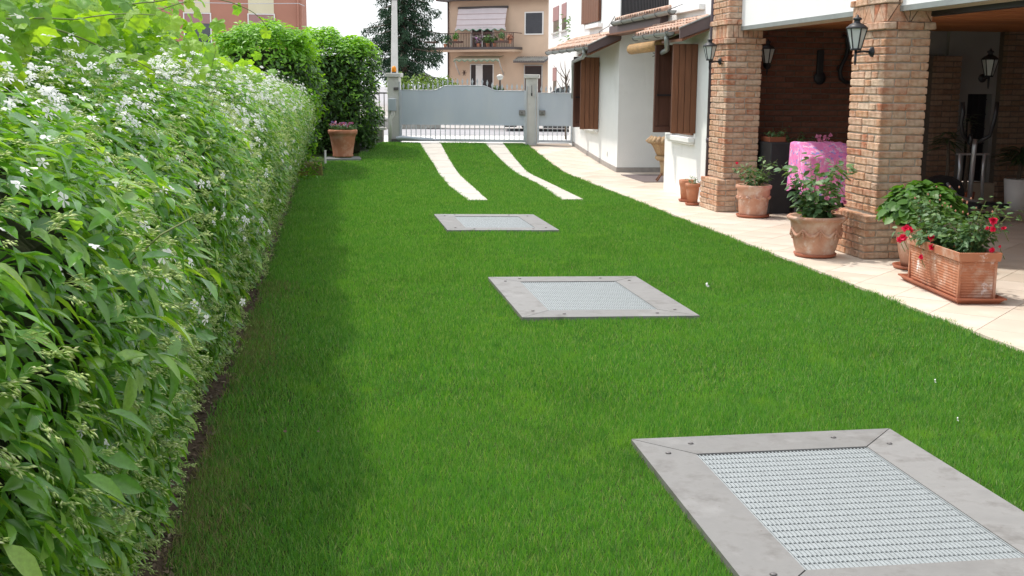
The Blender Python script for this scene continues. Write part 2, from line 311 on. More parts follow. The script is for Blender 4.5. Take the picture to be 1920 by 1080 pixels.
# ================================================================== GROUND
def sheet(name, xs, ys, z_off, m, fn=gz, parent=None):
    v = []; f = []; nx = len(xs)
    for y in ys:
        for x in xs: v.append((x, y, fn(y)+z_off))
    for j in range(len(ys)-1):
        for i in range(nx-1): f.append([j*nx+i, j*nx+i+1, (j+1)*nx+i+1, (j+1)*nx+i])
    me = bpy.data.meshes.new(name); me.from_pydata(v, [], f); me.materials.append(m)
    o = link(name, me, parent); o['kind'] = 'structure'; return o
ys = [-4, 0, 5, 10, 15, 20]+[20.5+.3*i for i in range(17)]+[25.75]
ground = sheet('ground', [-300, -100, -10, 30, 100, 300], [-60, -4, 20.5, 21.5, 22.5, 23.5, 24.5, 25.2, 60, 120, 400], -.03, M['asphalt'])
lawn = sheet('lawn', [-.64, .5, 1.7, 2.9, 4.13], ys, 0, M['lawn_base'])
soil = sheet('soil_strip', [-2.6, -1.2, -.58], ys, .006, M['soil'])
street = sheet('street', [-60, -20, 0, 20, 60], [25.76, 29.6], -.012, M['kerb_pale'])
road = sheet('road', [-60, -20, 0, 20, 60], [29.6, 33.5], -.006, M['asphalt'])

# --- the paving tiles, laid diagonally
pave = sheet('pavement', [4.125, 6, 8, 12], [-4, 0, 5, 10, 15, 20]+[20.5+.4*i for i in range(12)]+[25.3], .004, M['grout'])
def clip(poly, a, b, c):
    out = []
    for i in range(len(poly)):
        p, q = poly[i], poly[(i+1) % len(poly)]; dp = a*p[0]+b*p[1]-c; dq = a*q[0]+b*q[1]-c
        if dp >= 0: out.append(p)
        if dp*dq < 0: t = dp/(dp-dq); out.append((p[0]+t*(q[0]-p[0]), p[1]+t*(q[1]-p[1])))
    return out
TS = .43; tiles = []
for i in range(-60, 60):
    for j in range(-60, 60):
        u0, v0 = i*TS+.11, j*TS+.05; g_ = .0025
        sq = [(u0+g_, v0+g_), (u0+TS-g_, v0+g_), (u0+TS-g_, v0+TS-g_), (u0+g_, v0+TS-g_)]
        pl = [((u-v)*.70711+6, (u+v)*.70711+10) for u, v in sq]
        for h in ((1, 0, 4.13), (-1, 0, -11.5), (0, 1, 3.5), (0, -1, -24.6)): 
            pl = clip(pl, *h) if len(pl) > 2 else pl
        if len(pl) < 3: continue
        cx = sum(p[0] for p in pl)/len(pl); cy = sum(p[1] for p in pl)/len(pl)
        if cy > 15.2 and cx > 6.2: continue
        ang = math.atan2(cx, cy)
        vis = ang < .60 and cy > 5.2
        tiles.append((0 if vis else 1, math.hypot(cx, cy), cx, cy, pl))
tiles.sort(key=lambda t: t[:2])
rest = MB()
for n, (nv, dd, cx, cy, pl) in enumerate(tiles):
    z = gz(cy)
    top = [(x, y, gz(y)+.022+random.uniform(-.0006, .0006)) for x, y in pl]; bot = [(x, y, gz(y)+.003) for x, y in pl]; k = len(pl)
    fs = [list(range(k))]+[[i, k+i, k+(i+1) % k, (i+1) % k] for i in range(k)]
    if n < 300 and not nv:
        b = MB(); b.add([(x-cx, y-cy, zz-z) for x, y, zz in top+bot], fs)
        link('tile', b.mesh('tile', M['tile']), pave, (cx, cy, z))
    else: rest.add(top+bot, fs)
rest.build('tile_field', M['tile'], pave, kind='stuff')

# --- driveway strips of pale slabs
def strip_x(pts, y):
    for (ya, xa), (yb, xb) in zip(pts, pts[1:]):
        if y <= yb: return xa+(xb-xa)*(y-ya)/(yb-ya)
    return pts[-1][1]
SL = ([(15.95, 1.81), (18.3, 1.78), (21.9, 1.86), (25.6, 1.82)], [(15.93, 2.08), (18.3, 2.13), (21.3, 2.19), (25.6, 2.27)])
SR = ([(15.84, 3.12), (18.7, 3.24), (21.2, 3.22), (25.6, 3.22)], [(15.82, 3.42), (18.2, 3.44), (21.1, 3.45), (25.6, 3.63)])
for lab, (l, r), xo in (('left of the two pale stone wheel tracks running across the lawn to the gate', SL, 0), ('right of the two pale stone wheel tracks running across the lawn to the gate', SR, 0)):
    t = thing('wheel_track', lab, 'paving strip', (l[0][1], l[0][0], 0), 'pale wheel tracks in the lawn')
    y = 15.93
    while y < 25.4:
        y2 = min(y+.95, 25.42); b = MB(); g_ = .010
        q = [(strip_x(l, y+g_), y+g_), (strip_x(r, y+g_), y+g_), (strip_x(r, y2-g_), y2-g_), (strip_x(l, y2-g_), y2-g_)]
        ym = (y+y2)/2; q = q[:2]+[(strip_x(r, ym), ym)]+q[2:]+[(strip_x(l, ym), ym)]
        k = 6; b.add([(a, c, gz(c)+.022) for a, c in q]+[(a, c, gz(c)-.02) for a, c in q], [[0, 1, 2, 5], [5, 2, 3, 4]]+[[i, k+i, k+(i+1) % k, (i+1) % k] for i in range(k)])
        b.build('slab', M['slab'], t); y = y2

# --- manhole covers: frames of four mitred plates round a bar grating
def manhole(c, label, hz=.035, ang=0):
    """c: four ground corners FL, FR, NR, NL (far left first)"""
    FL, FR, NR, NL = [Vector((x, y, 0)) for x, y in c]
    root = thing('grating_cover', label, 'drain cover', (NL.x, NL.y, 0), 'steel grating covers in the lawn')
    def bil(u, v): return FL.lerp(FR, u).lerp(NL.lerp(NR, u), v)   # u: left-right, v: far-near
    mu, mv = .225/1.22, .245/1.72
    def P(u, v, z): p = bil(u, v); return (p.x, p.y, z)
    th = .006
    for quad in (((0, 0), (1, 0), (1-mu, mv), (mu, mv)), ((1, 0), (1, 1), (1-mu, 1-mv), (1-mu, mv)), ((1, 1), (0, 1), (mu, 1-mv), (1-mu, 1-mv)), ((0, 1), (0, 0), (mu, mv), (mu, 1-mv))):
        cu = sum(q[0] for q in quad)/4; cv = sum(q[1] for q in quad)/4
        q2 = []
        for u, v in quad:   # shrink along the mitre only, 2 mm
            du, dv = (cu-u), (cv-v); s = .0025/max(.15, math.hypot(du, dv)); q2.append((u+du*s, v+dv*s))
        b = MB(); b.add([P(u, v, hz) for u, v in q2]+[P(u, v, hz-.022) for u, v in q2], [[3, 2, 1, 0], [4, 5, 6, 7]]+[[i, (i+1) % 4, 4+(i+1) % 4, 4+i] for i in range(4)])
        b.build('plate', M['metal_plate'], root)
    b = MB(); b.add([P(u, v, hz-.024) for u, v in ((.004, .004), (.996, .004), (.996, .996), (.004, .996))]+[P(u, v, -.03) for u, v in ((.004, .004), (.996, .004), (.996, .996), (.004, .996))], [[i, (i+1) % 4, 4+(i+1) % 4, 4+i] for i in range(4)]); b.build('rim', M['concrete_dark'], root)
    b = MB(); b.add([P(u, v, .002) for u, v in ((.004, .004), (.996, .004), (.996, .996), (.004, .996))], [[3, 2, 1, 0]]); b.build('pit', M['pit'], root)
    u0, u1, v0, v1 = mu+.004, 1-mu-.004, mv+.003, 1-mv-.003
    W = (bil(u1, .5)-bil(u0, .5)).length; nb = int(W/.0165); zt = hz-.004
    for i in range(nb):
        u = u0+(u1-u0)*(i+.5)/nb; du = .0024/1.22
        b = MB(); pts = [(u-du, v0), (u+du, v0), (u+du, v1), (u-du, v1)]
        b.add([P(a, c_, zt) for a, c_ in pts]+[P(a, c_, zt-.022) for a, c_ in pts], [[3, 2, 1, 0]]+[[k, (k+1) % 4, 4+(k+1) % 4, 4+k] for k in range(4)]); b.build('grating_bar', M['grating'], root)
    nr = 21
    for i in range(nr):
        v = v0+(v1-v0)*(i+.5)/nr; dv = .0130
        b = MB(); pts = [(u0, v-dv), (u1, v-dv), (u1, v+dv), (u0, v+dv)]
        b.add([P(a, c_, zt-.0035) for a, c_ in pts]+[P(a, c_, zt-.02) for a, c_ in pts], [[3, 2, 1, 0]]+[[k, (k+1) % 4, 4+(k+1) % 4, 4+k] for k in range(4)]); b.build('cross_rod', M['grating'], root)
    for pts in (((u0-.003, v0), (u0, v0), (u0, v1), (u0-.003, v1)), ((u1, v0), (u1+.003, v0), (u1+.003, v1), (u1, v1))):
        b = MB(); b.add([P(a, c_, zt+.001) for a, c_ in pts]+[P(a, c_, zt-.026) for a, c_ in pts], [[3, 2, 1, 0]]+[[k, (k+1) % 4, 4+(k+1) % 4, 4+k] for k in range(4)])
        b.build('edge_flat', M['grating'], root)
    for u, v in ((.2, .06), (.74, .06), (.09, .13), (.91, .13), (.09, .87), (.91, .87), (.25, .94), (.78, .94)):
        p = bil(u, v); b = MB(); b.lathe([(.003, 0), (.010, 0), (.013, .0015), (.009, .005), (.002, .006)], (p.x, p.y, hz+.0005), 10); b.build('screw', M['screw'], root, True)
    return root
manhole([(1.293, 4.923), (2.528, 4.933), (2.53, 3.20), (1.27, 3.20)], 'nearest steel grating cover, cut off by the bottom right corner')
manhole([(1.232, 9.418), (2.454, 9.331), (2.472, 7.638), (1.247, 7.716)], 'middle of the three steel grating covers, level with the rose pot')
manhole([(1.187, 14.129), (2.385, 13.997), (2.408, 12.434), (1.2, 12.546)], 'farthest steel grating cover, just before the pale wheel tracks')
MHQ = [[(1.293, 4.923), (2.528, 4.933), (2.53, 3.20), (1.27, 3.20)], [(1.232, 9.418), (2.454, 9.331), (2.472, 7.638), (1.247, 7.716)], [(1.187, 14.129), (2.385, 13.997), (2.408, 12.434), (1.2, 12.546)]]

# ================================================================== LAWN GRASS
def grass():
    Vs = []; Fs = []; n0 = 0
    def zone(y0, y1, dens, wid, h, seg, xr=None):
        x0, x1 = xr or (-.62, 4.17)
        n = int((y1-y0)*(x1-x0)*dens); P = np.column_stack([rnd(n, x0, x1), rnd(n, y0, y1), np.zeros(n)])
        x, y = P[:, 0], P[:, 1]; keep = np.ones(n, bool)
        wob = .022*np.sin(y*7.1)+.016*np.sin(y*17+2)+.012*np.sin(y*43)+rng.normal(size=n)*.012
        keep &= x < 4.125+wob
        wob2 = .03*np.sin(y*5.3)+.02*np.sin(y*19)+rng.normal(size=n)*.025
        keep &= (x > -.575+wob2)
        keep &= ~((y > 20.3) & (x < -.17+wob2)); keep &= ~((y > 22.6) & (x < .52+wob2*.5)); keep &= ~((y > 24.2) & (x < .6+(y-24.2)*.35)); 
        keep &= y < 25.62-(x-1.4)*.24
        for FL, FR, NR, NL in MHQ:
            t_ = (y-NL[1])/(FL[1]-NL[1]); xl_ = NL[0]+(FL[0]-NL[0])*t_; xr2 = NR[0]+(FR[0]-NR[0])*t_; u_ = np.clip((x-NL[0])/(NR[0]-NL[0]), 0, 1)
            keep &= ~((x > xl_-.004) & (x < xr2+.004) & (y > NL[1]+(NR[1]-NL[1])*u_-.002) & (y < FL[1]+(FR[1]-FL[1])*u_+.002))
        for l, r in (SL, SR):
            xl = np.interp(y, [p[0] for p in l], [p[1] for p in l]); xr_ = np.interp(y, [p[0] for p in r], [p[1] for p in r])
            keep &= ~((x > xl+.01+wob*.4) & (x < xr_-.01+wob*.4) & (y > 15.93) & (y < 25.5))
        keep &= ~((x < -.22-.12*np.sin(y*2.1)) & (y < 9.5) & (rng.random(n) < .35))
        keep &= (np.arctan2(x, y) < .60) | (rng.random(n) < .3)
        P = P[keep]; n = len(P); P[:, 2] = gzn(P[:, 1])
        ln = rng.normal(size=(n, 2))*.42
        D = np.column_stack([ln, np.ones(n)]); Nn = np.column_stack([rng.normal(size=(n, 2)), np.zeros(n)])
        hh = h*(rnd(n, .6, 1.15))*(1+.12*np.sin(P[:, 0]*3.1+P[:, 1]*1.7)+.08*np.sin(P[:, 1]*5.2-P[:, 0]*4))
        # slightly lusher along the hedge and plate edges
        T = leaf_tpl_blade(seg)
        return scatter(T[0], T[1], P, Nn, D, hh, np.full(n, wid)*rnd(n, .7, 1.3))
    def leaf_tpl_blade(seg):
        if seg == 2: return (np.array([(-.5, 0, 0), (.5, 0, 0), (-.42, .5, .03), (.42, .5, .03), (0, 1, .22)], float), np.array([(0, 1, 3), (0, 3, 2), (2, 3, 4)]))
        return (np.array([(-.5, 0, 0), (.5, 0, 0), (0, 1, .12)], float), np.array([(0, 1, 2)]))
    for z in ((2.6, 5.6, 20000, .0027, .040, 2), (5.6, 8.5, 11500, .0042, .040, 2), (8.5, 12, 7500, .0062, .040, 1), (12, 17, 5200, .0085, .042, 1), (17, 25.8, 3400, .0125, .042, 1)):
        V, F = zone(*z); Vs.append(V); Fs.append(F+n0); n0 += len(V)
    me = fast_mesh('grass', np.concatenate(Vs), np.concatenate(Fs), M['grass']); o = link('grass', me)
    tag(o, 'short dense bright green lawn grass', 'grass', kind='stuff')
    # yellowed blades near the hedge
    n = 17000; y = rng.uniform(2.8, 9.5, n); x = -.59+np.abs(rng.normal(size=n))*.15; s = (rng.random(n) < (.6+.4*np.sin(y*2.3+x*5)))
    P = np.column_stack([x, y, np.zeros(n)])[s]; n = len(P)
    V, F = scatter(*leaf_tpl_blade(1), P, np.column_stack([rng.normal(size=(n, 2)), np.zeros(n)]), np.column_stack([rng.normal(size=(n, 2))*.8, np.ones(n)]), rnd(n, .025, .055), np.full(n, .0034))
    o = link('dry_grass', fast_mesh('dry_grass', V, F, M['dry'])); tag(o, 'yellowed dry grass blades along the foot of the hedge', 'grass', kind='stuff')
    # litter on the soil strip
    n = 5000; y = rng.uniform(2.5, 21, n); x = rng.uniform(-.85, -.55, n)
    P = np.column_stack([x, y, np.full(n, .012)]); V, F = scatter(*LEAF2, P, np.column_stack([rng.normal(size=(n, 2))*.4, np.ones(n)]), rdir(n), rnd(n, .012, .045))
    o = link('leaf_litter', fast_mesh('leaf_litter', V, F, M['litter'])); tag(o, 'brown leaf litter and bark on the bare soil under the hedge', 'leaf litter', kind='stuff')
grass()
for i, (x, y, s, lab) in enumerate(((2.88, 8.78, .045, 'largest white fallen petal on the lawn right of the middle grating'), (3.16, 5.7, .02, 'small white fallen petal on the lawn between the nearest grating and the trough'), (2.9, 5.0, .018, 'small white fallen petal on the grass beside the nearest grating'), (-.25, 5.22, .022, 'small dry brown leaf on the lawn near the hedge'), (-.1, 5.2, .018, 'tiny dry brown leaf on the lawn, right of another one'))):
    P = np.array([[x, y, .04], [x+.01, y+.01, .045]]); V, F = scatter(*LEAFR, P, np.array([[.4, -.7, .6], [-.5, -.3, .7]]), np.array([[1, .2, .1], [.6, .9, 0]]), np.array([s, s*.7]))
    o = link('petal' if i < 3 else 'dry_leaf', fast_mesh('petal', V-np.array([x, y, .03]), F, M['petal_white' if i < 3 else 'litter'])); o.location = (x, y, .03); tag(o, lab, 'petal' if i < 3 else 'leaf')
LEAFH = leaf_template(3, .8, .08, .10)

# ================================================================== THE HOUSE
house = thing('house', 'white rendered two storey house with brown shutters and brick pillared porch along the right side', 'house', (5.5, 15, 0))
BR = {}
def brick(parent, x0, x1, y0, y1, z0, z1, m='brick'):
    """one hand-made brick as an object, meshes shared by size"""
    dx, dy, dz = x1-x0, y1-y0, z1-z0; key = (round(dx, 2), round(dy, 2), round(dz, 3), random.randrange(3), m)
    if key not in BR:
        b = MB(); a, c, d = key[0]/2, key[1]/2, key[2]/2; b.bbox(-a, a, -c, c, -d, d, .007, .0035); me = b.mesh('brick', M[m]); BR[key] = me
    o = link('brick', BR[key], parent, ((x0+x1)/2+random.uniform(-.003, .003), (y0+y1)/2+random.uniform(-.003, .003), (z0+z1)/2))
    o.rotation_euler = (0, random.uniform(-.008, .008), random.uniform(-.008, .008)); return o
PIT = .0733
def pillar_courses(p, x0, x1, y0, y1, z0, z1, m='brick', off=0):
    """bricks on the lawn side (-x) and near side (-y), other two sides joined"""
    g_ = .011; n = max(1, round((z1-z0)/PIT)); h = (z1-z0)/n; t = .11; back = MB()
    for i in range(n):
        a, b = z0+i*h+g_/2, z0+(i+1)*h-g_/2; LX, LY = x1-x0, y1-y0
        def run(lo, hi, first):
            out = []; c = lo
            first = first if hi-lo > .3 else hi-lo
            L_ = first
            while c < hi-.02:
                e = min(c+L_*random.uniform(.94, 1.06), hi); e = hi if hi-e < .07 else e
                out.append((c, e)); c = e+g_; L_ = random.choice((.25, .25, .12)) if hi-c > .3 else hi-c
            return out
        if (i+off) % 2 == 0:
            fr = run(x0, x1, .25); lf = run(y0+t+g_, y1, .12 if i % 4 < 2 else .25)
        else:
            lf = run(y0, y1, .25); fr = run(x0+t+g_, x1, .12 if i % 4 < 2 else .25)
        pr = random.uniform(0, .004)
        for c, e in fr: brick(p, c, e, y0-pr, y0+t, a, b, m)
        for c, e in lf: brick(p, x0-random.uniform(0, .004), x0+t, c, e, a, b, m)
        o2 = .12 if i % 2 else .25
        c = y0+t+g_+ (o2-.12)
        while c < y1-.03: e = min(c+.25, y1); back.box(x1-t, x1, c, e, a, b); c = e+g_
        c = x0+t+g_+(o2-.12)
        while c < x1-t-g_-.03: e = min(c+.25, x1-t-g_); back.box(c, e, y1-t, y1, a, b); c = e+g_
    back.build('hidden_side_brickwork', M[m], p, kind='stuff')
def part(parent, name):
    o = bpy.data.objects.new(name, None); COL.objects.link(o); o.parent = parent; o.empty_display_size = .1; return o
def pillar(px0, px1, py0, py1, bx0, by0, soldier=False):
    b = MB(); b.box(px0+.012, px1-.012, py0+.012, py1-.012, .42, 2.33); b.box(bx0+.012, px1-.008, by0+.012, py1-.008, .022, .418)
    p = b.build('brick_pillar', M['mortar'], house)
    p.location = Vector((0, 0, 0))
    pillar_courses(p, bx0, px1+.004, by0, py1+.004, .022, .43)
    pillar_courses(p, px0, px1, py0, py1, .434, 2.10, off=1)
    # projecting cap course
    o = .03; g_ = .01; c = px0-o; i = 0
    for L_ in (.12, .25, .12): e = min(c+L_, px1+o); brick(p, c, e, py0-o, py0+.10, 2.105, 2.168); c = e+g_
    c = py0+.105
    for L_ in (.24, .25, .12): e = min(c+L_, py1+o); brick(p, px0-o, px0+.09, c, e, 2.105, 2.168); c = e+g_
    b = MB(); b.box(px1-.06, px1+o-.004, py0+.11, py1+o, 2.108, 2.166); b.build('cap_course', M['brick'], p)
    # frieze of square tiles cut on the diagonal
    def frieze(x0, x1, y0, y1, side):
        lo, hi, pl_ = (y0, y1, x0) if side == 'y' else (x0, x1, y0)
        ax = 'x' if side == 'y' else 'y'; z0, z1 = 2.174, 2.328
        if soldier:
            n = int((hi-lo)/.062)
            for k in range(n):
                a_, b_ = lo+(hi-lo)*k/n+.004, lo+(hi-lo)*(k+1)/n-.004
                t = MB(); t.bbox(pl_-.006, pl_+.03, a_, b_, z0, z1, .005, .002) if side == 'y' else t.bbox(a_, b_, pl_-.006, pl_+.03, z0, z1, .005, .002)
                t.build('soldier_brick', M['brick'], p)
            return
        n = 3 if side == 'y' else 2; w_ = (hi-lo)/n
        for k in range(n):
            a_, b_ = lo+k*w_+.004, lo+(k+1)*w_-.004; m_ = (a_+b_)/2; g = .0035
            for tri in (((m_, z1-.006), (a_+.014, z0), (b_-.014, z0)), ((b_, z0), (b_, z1), (m_+g, z1)), ((m_-g, z1), (a_, z1), (a_, z0))):
                t = MB(); t.prism(tri, ax, pl_-.012, pl_+.03); t.build('frieze_tile', M['brick'], p)
    frieze(px0, px1, py0, py1, 'y'); frieze(px0, px1, py0, py1, 'x')
    # second projecting course and the upper pier
    b = MB(); b.box(px0+.012, px0+.25, py0+.012, py1-.012, 2.33, 3.6); b.build('upper_pier_core', M['mortar'], p)
    for c, e in ((px0-o, px0+.10), (px0+.11, px0+.29)): brick(p, c, e, py0-o, py0+.1, 2.335, 2.395)
    c = py0+.105
    for L_ in (.24, .25, .12): e = min(c+L_, py1+o); brick(p, px0-o, px0+.09, c, e, 2.335, 2.395); c = e+g_
    pillar_courses(p, px0, px0+.26, py0, py1, 2.40, 3.0)
    return p
P2X0, P2X1, P2Y0, P2Y1 = 4.93, 5.365, 10.17, 10.85
P1X0, P1X1, P1Y0, P1Y1 = 4.84, 5.285, 14.22, 14.84
pillar(P2X0, P2X1, P2Y0, P2Y1, 4.805, 10.105)
pillar(P1X0, P1X1, P1Y0, P1Y1, 4.745, 14.16, True)

def wall(name, boxes, m='plaster', **k):
    b = MB()
    for bx in boxes: b.box(*bx)
    return b.build(name, M[m], house, **k)
# upper walls over the porch
wall('porch_beam_wall', [(5.0, 5.30, 10.86, 14.215, 2.30, 4.6)]); wall('porch_upper_floor', [(5.31, 5.447, 10.9, 14.2, 2.33, 2.45)], 'shaded_plaster'); wall('porch_beam_wall', [(5.06, 5.42, -5, 10.16, 2.30, 4.6)])
for x, y0, y1 in ((4.985, 10.87, 14.19), (5.045, -5, 10.15)):
    b = MB(); b.box(x, x+.03, y0, y1, 2.262, 2.31); b.build('drip_edge', M['gutter'], house)
b = MB(); b.box(5.35, 5.44, -5, 10.3, 2.225, 2.298); b.build('screen_rail', M['dark_plastic'], house)
b = MB(); b.box(5.09, 5.345, -5, 10.16, 2.268, 2.297); b.build('soffit_strip', M['stone_ledge'], house)
b = MB(); b.box(5.03, 5.29, 10.87, 14.19, 2.264, 2.297); b.build('soffit_strip', M['stone_ledge'], house)
# ceiling boards of the porch, laid a little askew, running left to right
cpt = part(house, 'porch_ceiling'); 
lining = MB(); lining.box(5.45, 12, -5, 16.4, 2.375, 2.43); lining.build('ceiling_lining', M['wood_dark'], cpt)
me = None
for k in range(56):
    y = -1.6+k*.32; yy = y
    b = MB(); b.bbox(-3.45, 3.45, -.150, .150, 0, .03, .012)
    if me is None: me = b.mesh('board', M['board'])
    o = link('board', me, cpt, (8.90, yy, 2.335)); o.rotation_euler = (0, 0, 0.0)
# back wall of the porch: brick on the left, plaster and brick piers on the right
TH = math.radians(5.0)
ct, st_ = math.cos(TH), math.sin(TH); BW0 = (5.35, 14.86)
def BT(s, t, z): return (BW0[0]+s*ct-t*st_, BW0[1]+s*st_+t*ct, z)
def bw(name, m, s0, s1, t0, t1, z0, z1, parent=None):
    b = MB(BT); b.box(s0, s1, t0, t1, z0, z1); return b.build(name, M[m], parent or house)
bwall = bw('porch_back_wall', 'shaded_mortar', -.05, 2.56, .012, .25, .0, 2.56)
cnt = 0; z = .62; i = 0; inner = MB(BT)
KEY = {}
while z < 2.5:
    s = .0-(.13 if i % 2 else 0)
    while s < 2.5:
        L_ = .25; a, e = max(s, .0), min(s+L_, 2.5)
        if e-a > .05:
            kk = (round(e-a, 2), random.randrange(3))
            if kk not in KEY: b = MB(); b.bbox(-kk[0]/2, kk[0]/2, -.03, .03, -.030, .030, .007, .003); KEY[kk] = b.mesh('brick', M['shaded_inner_brick'])
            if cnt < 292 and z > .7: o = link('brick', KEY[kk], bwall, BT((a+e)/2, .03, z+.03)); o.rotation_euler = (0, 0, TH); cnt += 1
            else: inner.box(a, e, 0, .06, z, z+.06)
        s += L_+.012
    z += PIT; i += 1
inner.build('brickwork', M['shaded_inner_brick'], bwall, kind='stuff')
# right part: niche brick pier, white wall, doorway, brick pier, white wall
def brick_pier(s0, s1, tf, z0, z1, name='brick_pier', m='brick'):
    b = MB(BT); b.box(s0+.01, s1-.01, tf+.012, tf+.35, z0, z1); p = b.build(name, M['shaded_mortar'], house); z = z0+.01; i = 0
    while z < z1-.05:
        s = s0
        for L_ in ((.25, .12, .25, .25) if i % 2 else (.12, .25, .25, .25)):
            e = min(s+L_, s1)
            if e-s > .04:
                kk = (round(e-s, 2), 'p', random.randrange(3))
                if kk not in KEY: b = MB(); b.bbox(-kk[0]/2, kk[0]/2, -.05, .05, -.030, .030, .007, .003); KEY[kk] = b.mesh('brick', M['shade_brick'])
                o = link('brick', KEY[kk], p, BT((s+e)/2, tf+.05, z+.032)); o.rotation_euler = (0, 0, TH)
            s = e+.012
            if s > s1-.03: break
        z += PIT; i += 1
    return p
brick_pier(2.58, 2.96, -.25, .02, 2.0)
bw('porch_back_wall', 'shaded_plaster', 2.90, 3.24, -.02, .3, .02, 2.56)
bw('porch_back_wall', 'shaded_plaster', 3.24, 3.62, -.02, .3, 1.50, 2.56)
bw('porch_back_wall', 'shaded_plaster', 3.62, 6.6, -.02, .3, .02, 2.56)
bw('porch_back_wall', 'shaded_plaster', 2.5, 2.92, .05, .3, 1.9, 2.56)
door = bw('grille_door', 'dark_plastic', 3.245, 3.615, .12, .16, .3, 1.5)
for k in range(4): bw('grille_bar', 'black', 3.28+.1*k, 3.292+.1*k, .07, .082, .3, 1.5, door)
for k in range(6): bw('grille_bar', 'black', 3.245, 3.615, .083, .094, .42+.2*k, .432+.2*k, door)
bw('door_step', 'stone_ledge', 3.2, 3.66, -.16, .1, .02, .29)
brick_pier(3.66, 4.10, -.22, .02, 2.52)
wall('porch_end_wall', [(10.4, 10.7, -5, 16.2, .0, 2.56)], 'shaded_plaster')

# the white wall between gate and recess, with the recess, the window wall and what is above
wall('wall', [(5.06, 5.3, 20.75, 25.2, -.02, 5.2)])
wall('wall', [(5.3, 7.6, 20.752, 21.0, -.02, 5.2)]); wall('wall', [(6.35, 6.6, 17.2, 20.75, 0, 5.2)])
wall('wall', [(4.985, 5.25, 14.845, 17.42, -.02, 5.2)]); wall('wall', [(5.25, 6.6, 17.17, 17.418, -.02, 2.7)])
wall('wall', [(5.25, 6.35, 17.17, 17.418, 2.7, 5.2)])
b = MB(); b.box(5.045, 5.06, 20.74, 24.7, .0, .10); 
for y in (): pass
sk = MB(); 
for k in range(8):
    y0 = 20.74+k*.5; sk.prism([(y0, gz(y0)+.02), (y0+.5, gz(y0+.5)+.02), (y0+.5, gz(y0+.5)+.11), (y0, gz(y0)+.11)], 'x', 5.046, 5.064)
sk.build('skirting', M['skirting'], house)
b = MB(); b.box(5.062, 6.35, 20.737, 20.751, .02, .115); b.build('skirting', M['skirting'], house)
# loggia floor over the recess with its tiled edge and gutter
wall('loggia_floor', [(5.02, 6.4, 17.42, 20.74, 2.56, 2.66)], 'rake')
b = MB(); b.box(4.86, 5.02, 17.42, 20.74, 2.47, 2.60); b.build('loggia_fascia', M['rake'], house)
b = MB(); b.box(4.80, 5.06, 17.42, 20.74, 2.44, 2.468); b.build('loggia_soffit', M['wood'], house)
rl = part(house, 'loggia_railing')
b = MB(); b.box(5.05, 5.075, 17.42, 20.74, 3.3, 3.33); b.build('handrail', M['black'], rl)
me = None
for k in range(34):
    if me is None: b = MB(); b.box(-.010, .010, -.012, .012, 0, .58); me = b.mesh('baluster', M['black'])
    link('baluster', me, rl, (5.06, 17.5+k*.095, 2.735))
b = MB(); b.box(5.6, 5.7, 17.42, 20.74, 2.66, 5.0); b.build('loggia_inner_wall', M['shaded_plaster'], house)

def half_round(mb, p0, p1, r=.055, n=7):
    p0, p1 = Vector(p0), Vector(p1); d = (p1-p0).normalized(); s = d.cross(Vector((0, 0, 1))).normalized(); vs = []; fs = []
    for p in (p0, p1):
        for rr in (r, r-.006):
            for a in range(n+1):
                t = PI*a/n; vs.append(tuple(p+s*math.cos(t)*rr+Vector((0, 0, -math.sin(t)*rr))))
    m_ = n+1
    for a in range(n):
        fs.append([a, a+1, 2*m_+a+1, 2*m_+a]); fs.append([m_+a, m_+a+1, 3*m_+a+1, 3*m_+a]); fs.append([a, a+1, m_+a+1, m_+a]); fs.append([2*m_+a, 2*m_+a+1, 3*m_+a+1, 3*m_+a])
    for base in (0, 2*m_): fs.append([base+a for a in range(m_)])
    fs.append([0, m_, 3*m_, 2*m_]); fs.append([n, m_+n, 3*m_+n, 2*m_+n])
    mb.add(vs, fs)
def tiled_roof(parent, x0, z0, x1, z1, y0, y1, fascia=True, rows=3):
    """pent roof: eave edge at x0,z0 (lawn side), top at x1,z1; barrel tiles run down the slope"""
    b = MB(); b.prism([(x0, z0), (x1, z1), (x1, z1+.03), (x0, z0+.03)], 'y', y0, y1); b.build('roof_deck', M['wood'], parent)
    n = int((y1-y0)/.145); w_ = (y1-y0)/n; me = {}
    dx, dz = x1-x0, z1-z0; L_ = math.hypot(dx, dz)
    for k in range(n):
        yc = y0+(k+.5)*w_; b = MB()
        for r_ in range(rows):
            a0, a1 = r_/rows-.03, (r_+1)/rows+.03; lift = .012
            pa = (x0-.03+dx*a0, z0+.035+dz*a0+lift+random.uniform(0, .004)); pb = (x0-.03+dx*a1, z0+.035+dz*a1)
            vs = []; fs = []; m_ = 6
            for (px_, pz_), rr in ((pa, .062), (pb, .050)):
                for q in (rr, rr-.011):
                    for a in range(m_+1): t = PI*a/m_; vs.append((px_, yc+math.cos(t)*q, pz_+math.sin(t)*q*.85))
            mm = m_+1
            for a in range(m_): fs += [[a, a+1, 2*mm+a+1, 2*mm+a], [mm+a, mm+a+1, 3*mm+a+1, 3*mm+a], [a, a+1, mm+a+1, mm+a], [2*mm+a, 2*mm+a+1, 3*mm+a+1, 3*mm+a]]
            b.add(vs, fs)
        b.build('roof_tile_row', M['roof_tile'], parent, kind='stuff')
    b = MB(); b.prism([(x0+.02, z0+.032), (x1, z1+.032), (x1, z1+.045), (x0+.02, z0+.045)], 'y', y0, y1); b.build('under_tiles', M['roof_tile'], parent)
